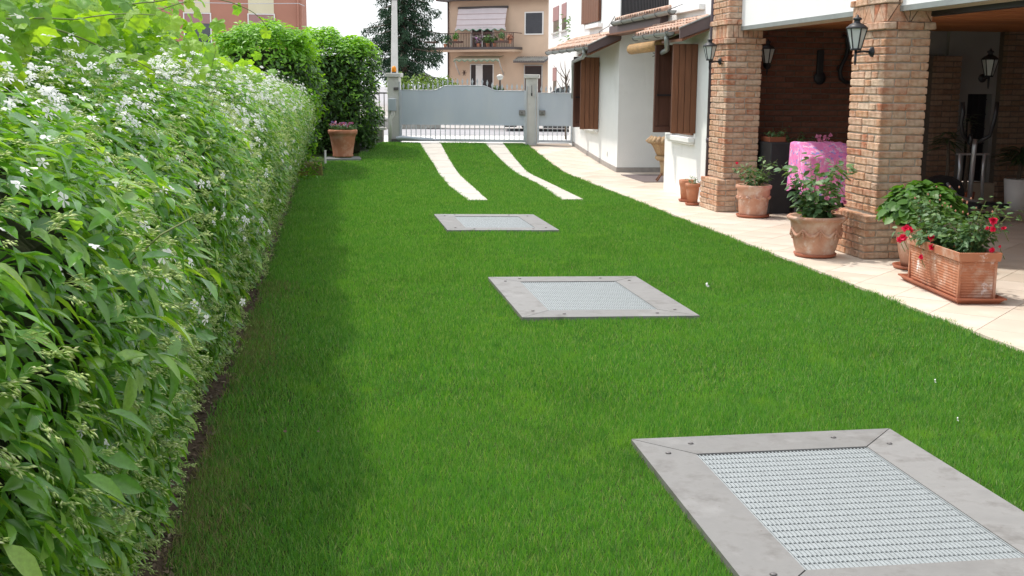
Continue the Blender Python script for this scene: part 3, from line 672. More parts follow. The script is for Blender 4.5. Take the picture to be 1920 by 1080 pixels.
def gutter(parent, x, z, y0, y1, n=5, r=.055):
    b = MB(); half_round(b, (x, y0, z), (x, y1, z), r); g_ = b.build('gutter', M['gutter'], parent)
    for k in range(n):
        y = y0+.06+(y1-y0-.12)*k/(n-1); s = MB()
        pts = [(x+math.cos(PI*a/8)*(r+.006), y, z-math.sin(PI*a/8)*(r+.006)) for a in range(9)]+[(x+.16, y, z+.09)]
        s.tube(pts, .006, 5); s.build('gutter_strap', M['gutter_dark'], g_)
    return g_
def rake_board(parent, x0, z0, x1, z1, y, h=.11):
    b = MB(); b.prism([(x0, z0-h*.9), (x1, z1-h), (x1, z1+.045), (x0, z0+.03)], 'y', y-.03, y); b.build('rake_board', M['rake'], parent)
    b = MB(); b.prism([(x0-.01, z0+.032), (x1, z1+.047), (x1, z1+.062), (x0-.01, z0+.047)], 'y', y-.045, y+.01); b.build('rake_flashing', M['gutter'], parent)
    b = MB(); b.prism([(x0+.04, z0-h-.02), (x1, z1-h-.028), (x1, z1-h-.002), (x0+.04, z0-h*.9)], 'y', y+.0, y+1.0); b.build('soffit_board', M['wood'], parent)
r1 = part(house, 'pent_roof'); tiled_roof(r1, 4.50, 2.215, 5.06, 2.475, 20.66, 24.55); gutter(r1, 4.44, 2.245, 20.64, 24.5, 6); rake_board(r1, 4.46, 2.23, 5.06, 2.50, 20.66)
r2 = part(house, 'loggia_eave'); tiled_roof(r2, 4.86, 2.625, 5.05, 2.70, 17.25, 20.2, rows=1); gutter(r2, 4.80, 2.64, 16.55, 20.15, 6)
r3 = part(house, 'pent_roof'); tiled_roof(r3, 4.60, 2.275, 4.99, 2.45, 15.42, 17.75); gutter(r3, 4.55, 2.305, 15.75, 17.7, 4); rake_board(r3, 4.57, 2.30, 4.985, 2.46, 15.42)
# rain pipes: elbows below the gutters and the plum coloured downpipe by the near pillar
b = MB(); b.tube([(4.44, 20.85, 2.2), (4.44, 20.85, 2.12), (4.47, 21.1, 2.07), (4.60, 22.1, 2.06), (4.80, 23.6, 2.04), (4.90, 24.1, 1.98), (4.93, 24.2, 1.75), (4.93, 24.2, 1.3)], .035, 8); b.build('drain_elbow', M['gutter'], r1, True)
b = MB(); b.tube([(4.55, 15.95, 2.26), (4.55, 15.95, 2.19), (4.57, 16.0, 2.12), (4.72, 16.5, 2.09), (4.80, 17.1, 2.05), (4.86, 17.5, 2.03)], .035, 8)
b.build('drain_elbow', M['gutter'], r3, True)
b = MB()
for k in range(9): a = k*2*PI/9; b.tube([(4.83+.02*math.cos(a), 17.3, 2.04+.02*math.sin(a)), (4.83+.075*math.cos(a), 17.42, 2.04+.075*math.sin(a))], .006, 4)
b.build('leaf_guard', M['black'], r3, kind='stuff')
pp = MB(); pp.tube([(4.895, 15.0, .36), (4.895, 15.0, 4.6)], .037, 10); dp = pp.build('downpipe', M['drain'], house, True)
for z in (.85, 2.12): b = MB(); b.tube([(4.895, 15.0, z), (4.895, 15.0, z+.06)], .043, 10); b.build('pipe_collar', M['drain'], dp, True)
b = MB(); b.tube([(4.75, 20.0, 2.68), (4.83, 20.2, 2.75), (4.80, 20.5, 2.6), (4.74, 21.0, 2.52), (4.9, 21.6, 2.47)], .006, 5); b.build('cable', M['black'], house, True)

# bamboo blind rolled up over the recess
b = MB(); b.tube([(4.93, 17.35, 2.19), (4.91, 19.3, 2.17)], .085, 12)
o = b.build('bamboo_blind', M['bamboo'], None, True); tag(o, 'rolled up yellow bamboo blind hanging under the eave of the recess', 'blind')

# shutters: leaves of upright planks
def leaf_shutter(hx, hy, ang, w_, z0, z1, n=4, m='wood', inner=False):
    """ang: direction in plan the leaf points away from its hinge"""
    d = Vector((math.cos(ang), math.sin(ang), 0)); nrm = Vector((-d.y, d.x, 0))
    def T(s, t, z): p = Vector((hx, hy, 0))+d*s+nrm*t; return (p.x, p.y, z)
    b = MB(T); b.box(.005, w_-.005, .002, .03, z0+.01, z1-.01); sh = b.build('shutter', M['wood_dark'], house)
    for k in range(n):
        a, e = w_*k/n+.003, w_*(k+1)/n-.003; b = MB(T); b.bbox(a, e, -.012, .002, z0, z1, .004); b.build('plank', M[m], sh)
        b = MB(T); b.bbox(a, e, .031, .044, z0, z1, .004)
        if not inner: b.build('plank', M[m], sh)
    if inner:
        for (a, e, c, f) in ((0, w_, z0, z0+.09), (0, w_, z1-.09, z1), (0, .06, z0+.092, z1-.092), (w_-.06, w_, z0+.092, z1-.092)):
            b = MB(T); b.bbox(a, e, .031, .052, c, f, .004); b.build('shutter_rail', M['wood_dark'], sh)
        zm = z0+(z1-z0)*.42
        b = MB(T); b.box(w_*.05, w_*.9, .056, .075, zm, zm+.025); b.build('latch_bar', M['black'], sh)
    else:
        for z in (z0+.12, z1-.16): b = MB(T); b.tube([(-.0, .016, z), (0, .016, z+.07)], .010, 6); b.build('hinge', M['black'], sh)
    return sh
leaf_shutter(5.055, 22.35, math.radians(178), .36, .74, 2.10, 4)
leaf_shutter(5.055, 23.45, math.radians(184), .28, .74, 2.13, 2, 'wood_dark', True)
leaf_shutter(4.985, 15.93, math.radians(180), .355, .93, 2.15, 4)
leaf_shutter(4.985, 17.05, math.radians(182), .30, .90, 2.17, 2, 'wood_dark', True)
leaf_shutter(5.010, 23.82, math.radians(270), 1.56, 2.78, 4.0, 7)
def window(x, y0, y1, z0, z1):
    b = MB(); b.box(x-.002, x+.02, y0, y1, z0, z1); wv = b.build('window', M['glass'], house)
    for q in ((y0, y0+.06, z0, z1), (y1-.06, y1, z0, z1), (y0+.061, y1-.061, z0, z0+.06), (y0+.061, y1-.061, z1-.06, z1), ((y0+y1)/2-.03, (y0+y1)/2+.03, z0+.061, z1-.061)):
        b = MB(); b.box(x-.03, x-.003, *q); b.build('window_frame', M['wood'], wv)
    b = MB(); b.bbox(x-.09, x-.0, y0-.08, y1+.08, z0-.1, z0-.03, .006); b.bbox(x-.06, x-.0, y0-.06, y1+.06, z0-.13, z0-.1, .004); b.build('sill', M['plaster'], wv)
window(5.055, 22.40, 23.42, .80, 2.08); window(4.98, 15.98, 17.0, .90, 2.14); 
b = MB(); b.bbox(4.97, 5.058, 22.15, 23.3, 2.66, 2.74, .006); b.build('sill', M['plaster'], house)
b = MB(); b.bbox(4.90, 4.985, 15.65, 17.0, 2.60, 2.68, .006); b.build('sill', M['plaster'], house)
b = MB(); b.bbox(5.045, 5.06, 21.5, 21.56, .28, .36, .003); b.build('socket', M['white_paint'], house)
b = MB(); b.box(5.0, 6.2, 18.6, 20.2, .021, .032); o = b.build('door_mat', M['mat']); tag(o, 'dark doormat on the pavement in the white recess', 'doormat')

# ------------------------------------------------------------------ wall lanterns
def lantern(x, y, z, nx, ny, label, s=1.0):
    """(x,y,z): centre of the glass; (nx,ny): direction from glass to the wall plate"""
    t = thing('wall_lantern', label, 'lantern', (x, y, z-.25*s), 'black wall lanterns of the porch')
    c = (x, y, z)
    b = MB(); b.lathe([(.045*s, -.10*s), (.088*s, .075*s), (.083*s, .076*s), (.042*s, -.098*s)], c, 6); b.build('lantern_glass', M['glass_frost'], t)
    b = MB()
    for k in range(6):
        a = 2*PI*(k+.5)/6; b.tube([(x+.046*s*math.cos(a), y+.046*s*math.sin(a), z-.10*s), (x+.090*s*math.cos(a), y+.090*s*math.sin(a), z+.077*s)], .0065*s, 5)
    b.build('lantern_frame', M['black'], t, kind='stuff')
    b = MB(); b.lathe([(.097*s, .075*s), (.098*s, .085*s), (.06*s, .115*s), (.03*s, .128*s), (.026*s, .15*s), (.042*s, .158*s), (.036*s, .172*s), (.014*s, .18*s), (.008*s, .20*s)], c, 12); b.build('lantern_cap', M['black'], t, True)
    b = MB(); b.lathe([(.05*s, -.118*s), (.05*s, -.10*s), (.03*s, -.10*s)], c, 12); b.tube([(x, y, z-.115*s), (x, y, z-.22*s), (x, y, z-.25*s)], [.013*s, .012*s, .005*s], 8); b.build('lantern_stem', M['black'], t, True)
    d = .15*s
    b = MB(); b.tube([(x, y, z-.135*s), (x+nx*d*.5, y+ny*d*.5, z-.125*s), (x+nx*d, y+ny*d, z-.13*s)], .010*s, 8); b.build('lantern_arm', M['black'], t, True)
    b = MB(); p0 = Vector((x+nx*d, y+ny*d, z-.13*s)); b.tube([p0-Vector((nx, ny, 0))*.02*s, p0, p0+Vector((nx, ny, 0))*.01], [.02*s, .045*s, .05*s], 12); b.build('wall_plate', M['black'], t, True)
    return t
lantern(4.715, 10.30, 2.035, 1, .0, 'black lantern on the lawn side of the nearer brick pillar', 1.0)
lantern(4.675, 14.42, 2.005, 1, .1, 'black lantern on the far brick pillar, beside the plum downpipe', .9)
lantern(5.52, 14.66, 1.98, .35, .9, 'shaded black lantern on the porch wall right behind the far brick pillar', 1.0)
lantern(8.47, 14.45, 1.86, .1, 1, 'shaded black lantern on the brick pier inside the porch, above the exercise machine', 1.15)

# ================================================================== GATE
GAv = Vector((1.17, 25.68, 0)); GU = (Vector((5.12, 24.72, 0))-GAv).normalized(); GN = Vector((-GU.y, GU.x, 0))   # GN points to the street
G0 = .31
def GT(s, t, z): p = GAv+GU*s+GN*t; return (p.x, p.y, z)
def gpost(s0, s1, z1, label, group='concrete gate posts'):
    o = thing('gate_post', label, 'gate post', GT((s0+s1)/2, .12, G0), group)
    b = MB(GT); b.bbox(s0, s1, 0, .26, G0-.02, z1-.085, .008); b.build('post_shaft', M['concrete'], o)
    b = MB(GT); b.bbox(s0-.04, s1+.04, -.04, .30, z1-.083, z1, .008); b.build('post_cap', M['concrete'], o); return o
pl = gpost(-.0, .25, 1.80, 'left concrete gate post carrying the orange beacon')
pr = gpost(2.98, 3.22, 1.79, 'concrete gate post between the wide gate and the small gate')
pj = thing('gate_post', 'low grey gate jamb against the white house wall', 'gate post', GT(3.98, 0, G0), 'concrete gate posts')
b = MB(GT); b.bbox(3.98, 4.10, .0, .2, G0-.02, .72, .005); b.build('post_shaft', M['concrete'], pj)
# wide gate: sheet with the raised middle, bars below, finials above
def finial(mb, s, z, h=.12):
    for (t0, t1) in ((.02, .03),):
        pts = [(s-.006, z), (s-.006, z+.03), (s-.018, z+.045), (s-.012, z+.055), (s-.024, z+.075), (s, z+h), (s+.024, z+.075), (s+.012, z+.055), (s+.018, z+.045), (s+.006, z+.03), (s+.006, z)]
        k = len(pts); mb.add([(a, t0, c) for a, c in pts]+[(a, t1, c) for a, c in pts], [list(range(k))[::-1], list(range(k, 2*k))]+[[i, (i+1) % k, k+(i+1) % k, k+i] for i in range(k)])
def top_profile(s, s0, s1):
    u = (s-s0)/(s1-s0); lo, hi = 1.44, 1.545
    def sm(t): t = max(0, min(1, t)); return t*t*(3-2*t)
    return lo+(hi-lo)*(sm((u-.26)/.12)-sm((u-.66)/.12))
def gate_leaf(s0, s1, label, name, profile, cat='gate'):
    o = thing(name, label, cat, GT(s0, 0, G0)); n = 40
    zb = .72; prof = [(s0+(s1-s0)*i/n, profile(s0+(s1-s0)*i/n)) for i in range(n+1)]
    b = MB(GT); vs = []; fs = []
    for s, z in prof: vs += [(s, .028, zb), (s, .028, z), (s, .036, z), (s, .036, zb)]
    for i in range(n):
        for k in range(4): fs.append([4*i+k, 4*i+(k+1) % 4, 4*i+4+(k+1) % 4, 4*i+4+k])
    fs += [[0, 1, 2, 3], [4*n+3, 4*n+2, 4*n+1, 4*n]]
    b.add(vs, fs); b.build('sheet_panel', M['gate'], o)
    b = MB(GT); b.tube([(s, .03, z) for s, z in prof], .012, 6); b.build('top_rail', M['gate_frame'], o, True)
    for q in ((s0-.03, s0+.012, G0+.04, prof[0][1]+.01), (s1-.012, s1+.03, G0+.04, prof[-1][1]+.01)):
        b = MB(GT); b.box(q[0], q[1], .005, .05, q[2], q[3]); b.build('stile', M['gate_frame'], o)
    b = MB(GT); b.box(s0+.013, s1-.013, .012, .045, zb-.014, zb-.002); b.build('middle_rail', M['gate_frame'], o)
    b = MB(GT); b.box(s0+.013, s1-.013, .008, .048, G0+.045, G0+.10); b.build('bottom_rail', M['gate_frame'], o)
    nb = round((s1-s0)/.105); me = None
    for i in range(1, nb):
        s = s0+(s1-s0)*i/nb
        b = MB(GT); b.box(s-.008, s+.008, .02, .036, G0+.10, zb-.014); b.build('gate_bar', M['gate_frame'], o)
    for i in range(nb):
        s = s0+(s1-s0)*(i+.5)/nb; b = MB(GT); finial(b, s, profile(s)+.008, .15); b.build('finial', M['gate_frame'], o)
    return o
mg = gate_leaf(.29, 2.95, 'wide grey sheet metal driveway gate with raised middle and spear finials', 'driveway_gate', lambda s: top_profile(s, .29, 2.95))
pg = gate_leaf(3.26, 3.96, 'narrow grey metal pedestrian gate next to the white house', 'pedestrian_gate', lambda s: 1.40)
for par, s in ((mg, 2.84), (pg, 3.27)):
    b = MB(GT); b.bbox(s, s+.13, -.03, .027, .93, 1.04, .006); lk = b.build('lock_box', M['metal_plate'], par)
    b = MB(GT); b.box(s+.02, s+.11, -.036, -.031, .95, .955); b.box(s+.055, s+.075, -.05, -.031, .975, .995); b.build('keyhole', M['black'], lk, kind='stuff')
b = MB(GT); b.box(3.0, 3.012, -.035, -.005, G0+.0, 1.55); b.box(3.19, 3.202, -.035, -.005, G0+.0, 1.55); b.build('stop_angles', M['gate_frame'], pr, kind='stuff')
b = MB(GT); b.tube([(3.11, -.03, 1.56), (3.11, -.03, 1.40)], .006, 5); b.tube([(3.11, -.03, 1.40), (3.11, -.03, 1.34)], .016, 6); b.build('hanging_rod', M['black'], pr)
# fittings on the left post
b = MB(GT); b.bbox(.03, .19, -.07, -.002, 1.0, 1.26, .006); b.build('control_box', M['gate'], pl)
for k, s in enumerate((.09, .12, .15)): b = MB(GT); b.tube([(s, -.04, .995), (s-.01, -.035, .90), (.05+k*.018, -.03, .82), (.05+k*.018, -.03, G0)], .013, 6); b.build('conduit', M['white_paint'], pl, True)
b = MB(GT); b.bbox(.14, .24, -.04, -.002, 1.44, 1.50, .006); b.build('hinge_block', M['gutter_dark'], pl)
b = MB(GT); b.box(.255, .275, -.02, .03, G0+.03, 1.62); b.build('hinge_post', M['gate_frame'], pl)
ram = thing('gate_motor', 'pale grey gate opener arm at the foot of the wide gate', 'gate opener', GT(.2, -.08, G0))
b = MB(GT); b.tube([(.20, -.09, G0+.10), (.34, -.09, G0+.115), (.55, -.09, G0+.105), (1.0, -.09, G0+.085)], [.045, .052, .042, .036], 10); b.build('arm_housing', M['gate'], ram, True)
b = MB(GT); b.tube([(1.0, -.09, G0+.085), (1.12, -.06, G0+.075)], .012, 6); b.build('piston', M['silver'], ram)
b = MB(GT); b.box(.10, .22, -.13, -.0, G0+.03, G0+.09); b.build('bracket', M['gutter_dark'], ram)
bc = thing('beacon', 'orange warning beacon on the left gate post', 'beacon', GT(.13, .08, 1.80))
c = GT(.13, .08, 1.80); b = MB(); b.lathe([(.05, 0), (.05, .025), (.03, .03)], c, 12); b.build('beacon_base', M['black'], bc)
b = MB(); b.lathe([(.048, .026), (.056, .05), (.052, .11), (.03, .145), (.008, .152)], c, 12); b.build('beacon_dome', M['orange'], bc, True)
# low wall with railing left of the post
lw = thing('boundary_wall', 'low weathered concrete wall with dark railing left of the gate', 'wall', (.5, 25.8, G0))
b = MB(GT); b.box(-2.2, -.12, .0, .16, G0-.05, .585); b.build('wall_body', M['concrete_dark'], lw)
b = MB(GT); b.box(-2.24, -.06, -.04, .2, .587, .64); b.build('coping', M['concrete'], lw)
b = MB(GT); b.box(-2.2, -.03, .06, .09, 1.36, 1.39); b.build('rail', M['gutter_dark'], lw)
for k in range(20): b = MB(GT); s = -2.15+k*.108; b.box(s, s+.016, .067, .083, .641, 1.36); b.build('railing_bar', M['gutter_dark'], lw)

# ================================================================== SMALL THINGS BY THE HEDGE END
def gr_box(x0, x1, y0, y1, h): return (x0, x1, y0, y1, gz((y0+y1)/2)-.05, gz((y0+y1)/2)+h)
b = MB(); b.bbox(-.95, -.20, 20.6, 21.35, -.03, .20, .02, .01); o = b.build('stone_block', M['moss']); tag(o, 'low mossy dark stone block at the far end of the flowering hedge', 'stone block')
b = MB(); b.tube([(-.155, 22.24, .08), (-.155, 22.24, .33)], .02, 8); b.tube([(-.155, 22.24, .33), (-.155, 22.24, .35)], .024, 8); o = b.build('white_pipe', M['white_paint']); tag(o, 'short upright white pipe in the grass before the pansy pot', 'pipe')
b = MB(); b.bbox(-.14, .52, 22.75, 23.7, .08, .165, .01); o = b.build('stone_slab', M['grey_stone']); tag(o, 'flat grey stone slab under the terracotta pot of pansies', 'stone slab')
b = MB(); b.prism([(24.0, gz(24.0)), (25.2, gz(25.2)), (25.2, gz(25.2)+.02), (24.0, gz(24.0)+.02)], 'x', .3, .7); o = b.build('stone_slab', M['grey_stone']); tag(o, 'grey stone slab in the grass beside the laurel cube', 'stone slab')

# ------------------------------------------------------------------ pots
def pot(name, label, c, prof, m, saucer=None, cat='plant pot', group=None, n=28, soil=True):
    t = thing(name, label, cat, c, group)
    b = MB(); R = prof[-1][0]; b.lathe(prof+[(R-.03, prof[-1][1]-.002), (R-.04, prof[-1][1]-.05)], c, n); b.build('pot_body', M[m], t, True)
    if saucer: b = MB(); b.lathe([(saucer*.86, 0), (saucer, .012), (saucer+.008, .036), (saucer-.012, .036), (saucer-.03, .014)], (c[0], c[1], c[2]-.001), n); b.build('saucer', M['terra_dark'], t, True)
    if soil: b = MB(); b.lathe([(.01, prof[-1][1]-.045), (R-.045, prof[-1][1]-.05)], c, n); b.build('potting_soil', M['soil'], t)
    return t
def relief(t, c, prof_r, z, n, kind):
    """raised garlands / rosettes round the pot"""
    for k in range(n):
        a = 2*PI*k/n+.3; R = prof_r(z)
        if kind == 'rosette':
            for (dz, rr, off) in ((0, .026, 0), (-.012, .019, .042*4)):
                b = MB(); aa = a+off; b.ball((c[0]+(R+.002)*math.cos(aa), c[1]+(R+.002)*math.sin(aa), c[2]+z+dz), rr, 8, 1, 1, .8); b.build('relief', M['terra_pale'], t, True)
        else:
            m_ = MB(); pts = []
            for i in range(9):
                u = i/8; aa = a+u*2*PI/n; zz = z-.055*math.sin(PI*u)*1.2; rr = prof_r(zz)+.004; pts.append((c[0]+rr*math.cos(aa), c[1]+rr*math.sin(aa), c[2]+zz))
            m_.tube(pts, [.007, .011, .015, .018, .019, .018, .015, .011, .007], 6); m_.build('garland', M['terra_pale'], t, True)
            for i in range(5):
                rr = prof_r(z-.02*i)+.006; m2 = MB(); m2.ball((c[0]+rr*math.cos(a), c[1]+rr*math.sin(a), c[2]+z-.012-.019*i), .017-.001*abs(i-3), 6, 1, 1, .9); m2.build('tassel', M['terra_pale'], t, True)
def lin(prof):
    return lambda z: float(np.interp(z, [p[1] for p in prof], [p[0] for p in prof]))
Z0 = .022
# plants built of stems, leaves and flowers
def bush(parent, c, n_st, h, spread, mleaf, ls, per, T=LEAFR, stem_r=.005, lean=(0, 0), up=.35, mst='stem', zmin=0, cl=.05):
    P = []; tips = []
    st = MB()
    for k in range(n_st):
        a = 2*PI*k/n_st+random.uniform(-.5, .5); hh = h*random.uniform(.55, 1.0); sp = spread*random.uniform(.35, 1)
        p0 = Vector(c)+Vector((math.cos(a), math.sin(a), 0))*.03; p3 = Vector(c)+Vector((math.cos(a)*sp+lean[0], math.sin(a)*sp+lean[1], hh)); pm = p0.lerp(p3, .5)+Vector((random.uniform(-.04, .04), random.uniform(-.04, .04), hh*.12))
        pts = [p0.lerp(pm, t).lerp(pm.lerp(p3, t), t) for t in [i/6 for i in range(7)]]
        b = MB(); b.tube([tuple(q) for q in pts], [stem_r*(1-.11*i) for i in range(7)], 5); b.build('stem', M[mst], parent)
        tips.append(p3)
        for _ in range(per):
            t = random.uniform(zmin, 1.02); i = min(5, int(t*6)); q = pts[i].lerp(pts[i+1], t*6-i) if t < 1 else pts[6]
            P.append(q+Vector((random.gauss(0, cl), random.gauss(0, cl), random.gauss(0, cl*.7))))
    P = np.array([tuple(p) for p in P]); n = len(P); out = P-np.array(c); out[:, 2] *= .3; out /= np.linalg.norm(out, axis=1, keepdims=True)+1e-6
    N = rdir(n)*.55+np.array([0, 0, 1])*.8+out*.3; D = out+rdir(n)*.8+np.array([0, 0, -.15])
    foliage('foliage', M[mleaf], parent, P, N, D, rnd(n, .75, 1.2)*ls, T)
    return tips
def flower(parent, p, r, m, name='flower', petals=12):
    n = petals*2; P = np.tile(np.array(p, float), (n, 1)); D = rdir(n); D[:, 1] -= .35; N = rdir(n)+np.array([0, -.5, .4])
    V, F = scatter(LEAFW[0], LEAFW[1], P, N, D, rnd(n, .75, 1.0)*r, rnd(n, 1.2, 1.5)*r)
    o = link(name, fast_mesh(name, V-np.array(p), F, M[m], True), parent, p); return o

# 1. rose with few flowers, in the rosette pot by the far pillar
cp = (5.02, 13.60, Z0); pf = [(.165, .02), (.168, .05), (.178, .16), (.19, .26), (.198, .30), (.195, .33), (.215, .355), (.218, .385), (.205, .392)]
t = pot('flower_pot', 'terracotta pot with a band of rosettes and a small bare-topped rose by the far pillar', cp, pf, 'terra_pale', .195, group='potted plants on the pavement'); relief(t, cp, lin(pf), .245, 12, 'rosette')
tips = bush(t, (cp[0], cp[1], cp[2]+.35), 9, .32, .22, 'leaf_rose', .058, 24, cl=.035); bush(t, (cp[0]+.05, cp[1], cp[2]+.35), 3, .40, .24, 'leaf_rose', .06, 22, lean=(.1, 0), cl=.035)
flower(t, (cp[0]-.26, cp[1]-.1, cp[2]+.66), .022, 'petal_red')
# 2. rose in the big garland pot
cp = (4.45, 10.36, Z0); pf = [(.165, .02), (.185, .035), (.180, .05), (.198, .10), (.222, .22), (.236, .31), (.240, .33), (.268, .35), (.278, .37), (.262, .385)]
t = pot('flower_pot', 'wide garlanded terracotta pot with a tall leafy rose before the pink cloth', cp, pf, 'terra_pale', .19, group='potted plants on the pavement'); relief(t, cp, lin(pf), .27, 9, 'swag')
tips = bush(t, (cp[0], cp[1], cp[2]+.34), 15, .58, .36, 'leaf_rose', .08, 30, cl=.045)
bush(t, (cp[0], cp[1], cp[2]+.34), 7, .32, .30, 'leaf_rose', .075, 26, cl=.045)
for q in ((.13, -.12, .46), (.22, -.1, .52), (.02, -.16, .56)): flower(t, (cp[0]+q[0], cp[1]+q[1], cp[2]+q[2]), .03, 'petal_pink')
# 3. hydrangea pot behind the trough
cp = (5.04, 9.55, Z0); pf = [(.125, .03), (.135, .07), (.158, .17), (.18, .28), (.175, .30), (.182, .32), (.19, .36), (.205, .375), (.195, .392)]
t = pot('flower_pot', 'limed terracotta pot of dense light green hydrangea at the foot of the near pillar', cp, pf, 'terra_pale', .19, group='potted plants on the pavement')
n = 950; d = rdir(n); d[:, 2] = np.abs(d[:, 2])*.9-.15; rr = rnd(n, .72, 1.02)
P = np.array(cp)+np.array([.03, 0, .50])+d*rr[:, None]*np.array([.36, .33, .34]); foliage('foliage', M['leaf_hyd'], t, P, d*.8+np.array([0, 0, .6])+rdir(n)*.5, d*.6+np.array([0, 0, .1])+rdir(n)*.8, rnd(n, .065, .11), LEAFH)
for k in range(7): b = MB(); a = k*.9; b.tube([(cp[0], cp[1], cp[2]+.35), (cp[0]+.1*math.cos(a), cp[1]+.1*math.sin(a), cp[2]+.55), (cp[0]+.2*math.cos(a), cp[1]+.2*math.sin(a), cp[2]+.68)], .006, 5); b.build('stem', M['stem'], t)
# 4. small pots by the house wall
cp = (4.70, 15.02, Z0); pf = [(.065, .02), (.085, .20), (.088, .24), (.102, .245), (.102, .285), (.096, .29)]
t = pot('flower_pot', 'small terracotta pot with a sprig, nearer of the two beside the far pillar', cp, pf, 'terra', .092, group='potted plants on the pavement', n=20); bush(t, (cp[0], cp[1], cp[2]+.26), 6, .13, .07, 'leaf_rose', .03, 12, cl=.015)
cp = (4.76, 15.50, Z0); pot('flower_pot', 'small empty terracotta pot half hidden behind the other by the white wall', cp, [(.07, .02), (.088, .20), (.10, .24), (.105, .29), (.098, .30)], 'terra', .10, group='potted plants on the pavement', n=20)
# 5. pot of pansies at the end of the lawn
cp = (.18, 23.05, .165); pf = [(.195, .0), (.20, .02), (.192, .05), (.215, .20), (.245, .38), (.25, .40), (.262, .41), (.262, .425), (.28, .43), (.285, .50), (.27, .515)]
t = pot('flower_pot', 'large plain terracotta pot of multicoloured pansies before the laurel cube', (cp[0], cp[1], cp[2]+.02), pf, 'terra', None, n=28)
b = MB(); b.box(.02, .34, 22.9, 23.2, .165, .186); b.build('pot_foot', M['moss'], t)
n = 500; a = rnd(n, 0, 2*PI); r = np.sqrt(rnd(n, 0, 1))*.25; P = np.column_stack([cp[0]+r*np.cos(a), cp[1]+r*np.sin(a), rnd(n, .69, .79)]); foliage('foliage', M['leaf_rose'], t, P, rdir(n)*.6+np.array([0, 0, 1]), rdir(n), rnd(n, .03, .05), LEAFR)
for k in range(46): a = random.uniform(0, 2*PI); r = math.sqrt(random.random())*.25; flower(t, (cp[0]+r*math.cos(a), cp[1]+r*math.sin(a), random.uniform(.77, .85)), .034, 'petal_mix', petals=4)

# 6. ribbed trough with red geraniums / roses
tr = thing('planter_trough', 'ribbed rectangular terracotta trough of red flowering roses on its tray', 'planter', (4.72, 8.45, Z0), 'potted plants on the pavement')
TA = math.radians(-6)
def TT(u, v, z): return (4.735+u*.8*math.cos(TA)-v*math.sin(TA), 8.42+u*.8*math.sin(TA)+v*math.cos(TA), z)
def ring(hx, hy, z): return [(-hx, -hy, z), (hx, -hy, z), (hx, hy, z), (-hx, hy, z)]
b = MB(TT); rings = []; zt = Z0+.375; nrib = 13
for i in range(nrib*2+1):
    f = i/(nrib*2); z = Z0+.03+f*.275; o = .0045 if i % 2 else 0; rings.append(ring(.155+.02*f+o, .46+.025*f+o, z))
rings += [ring(.178, .488, Z0+.31), ring(.196, .506, Z0+.312), ring(.203, .512, zt), ring(.182, .492, zt), ring(.178, .488, zt-.06)]
vs = [p for r in rings for p in r]; fs = []
for i in range(len(rings)-1):
    for k in range(4): fs.append([4*i+k, 4*i+(k+1) % 4, 4*i+4+(k+1) % 4, 4*i+4+k])
fs.append([0, 1, 2, 3]); b.add(vs, fs); b.build('trough_body', M['terra_bloom'], tr)
b = MB(TT)
for sx in (-1, 1):
    for sy in (-1, 1): b.box(sx*.168-.011, sx*.168+.011, sy*.476-.011, sy*.476+.011, Z0+.03, Z0+.308)
b.build('corner_posts', M['terra'], tr, kind='stuff')
b = MB(TT); b.add(ring(.178, .488, zt-.05), [[0, 1, 2, 3]]); b.build('potting_soil', M['soil'], tr)
b = MB(TT); rg = [ring(.19, .53, Z0), ring(.225, .57, Z0+.035), ring(.236, .582, Z0+.036), ring(.236, .582, Z0+.048), ring(.222, .568, Z0+.048), ring(.2, .54, Z0+.018)]
vs = [p for r in rg for p in r]; fs = [[4*i+k, 4*i+(k+1) % 4, 4*i+4+(k+1) % 4, 4*i+4+k] for i in range(len(rg)-1) for k in range(4)]+[[0, 3, 2, 1], [20, 21, 22, 23]]
b.add(vs, fs); b.build('tray', M['terra_dark'], tr)
bz = zt-.03
for (u, v, n_, h, sp, per, ln) in ((.02, -.30, 10, .42, .17, 30, (.10, -.02)), (.03, -.22, 8, .22, .2, 30, (0, 0)), (.03, -.05, 9, .20, .2, 30, (0, 0)), (0, .15, 8, .26, .22, 28, (0, 0)), (0, .36, 9, .42, .20, 34, (-.0, .1)), (-.05, .20, 8, .18, .24, 26, (-.06, 0))):
    p = TT(u, v, bz); bush(tr, p, n_, h, sp, 'leaf_rose', .052, per, cl=.035, lean=ln)
for k in range(60):
    u, v = random.choice(((-.02, -.34), (0, .36))); p = TT(u+random.gauss(0, .10), v+random.gauss(0, .12), bz+random.uniform(.28, .46)); b = MB(); b.ball(p, .008, 5, 1, 1, 1.5); 
    if k < 24: b.build('bud', M['bract'], tr)
for p, r in (((4.491, 8.7, .479), .042), ((4.515, 8.68, .475), .034), ((4.47, 8.7, .415), .036), ((4.455, 8.72, .395), .03), ((4.654, 8.6, .425), .036), ((4.64, 8.55, .355), .036), ((4.66, 8.5, .345), .030), ((4.58, 8.6, .27), .024), ((4.75, 8.4, .38), .016),
             ((4.87, 8.1, .613), .038), ((4.875, 8.1, .55), .028), ((4.84, 8.12, .555), .018), ((4.96, 8.1, .556), .024), ((4.85, 8.05, .40), .026), ((4.94, 8.1, .418), .014)):
    q_ = (p[0]*.985, p[1]*.985, 1.6-(1.6-p[2])*.985); flower(tr, q_, r*1.05, 'petal_red')
    b = MB(); b.tube([(p[0]+.05, p[1], p[2]-.10), (p[0]+.015, p[1], p[2]-.04), p], .003, 4); b.build('stem', M['stem'], tr)

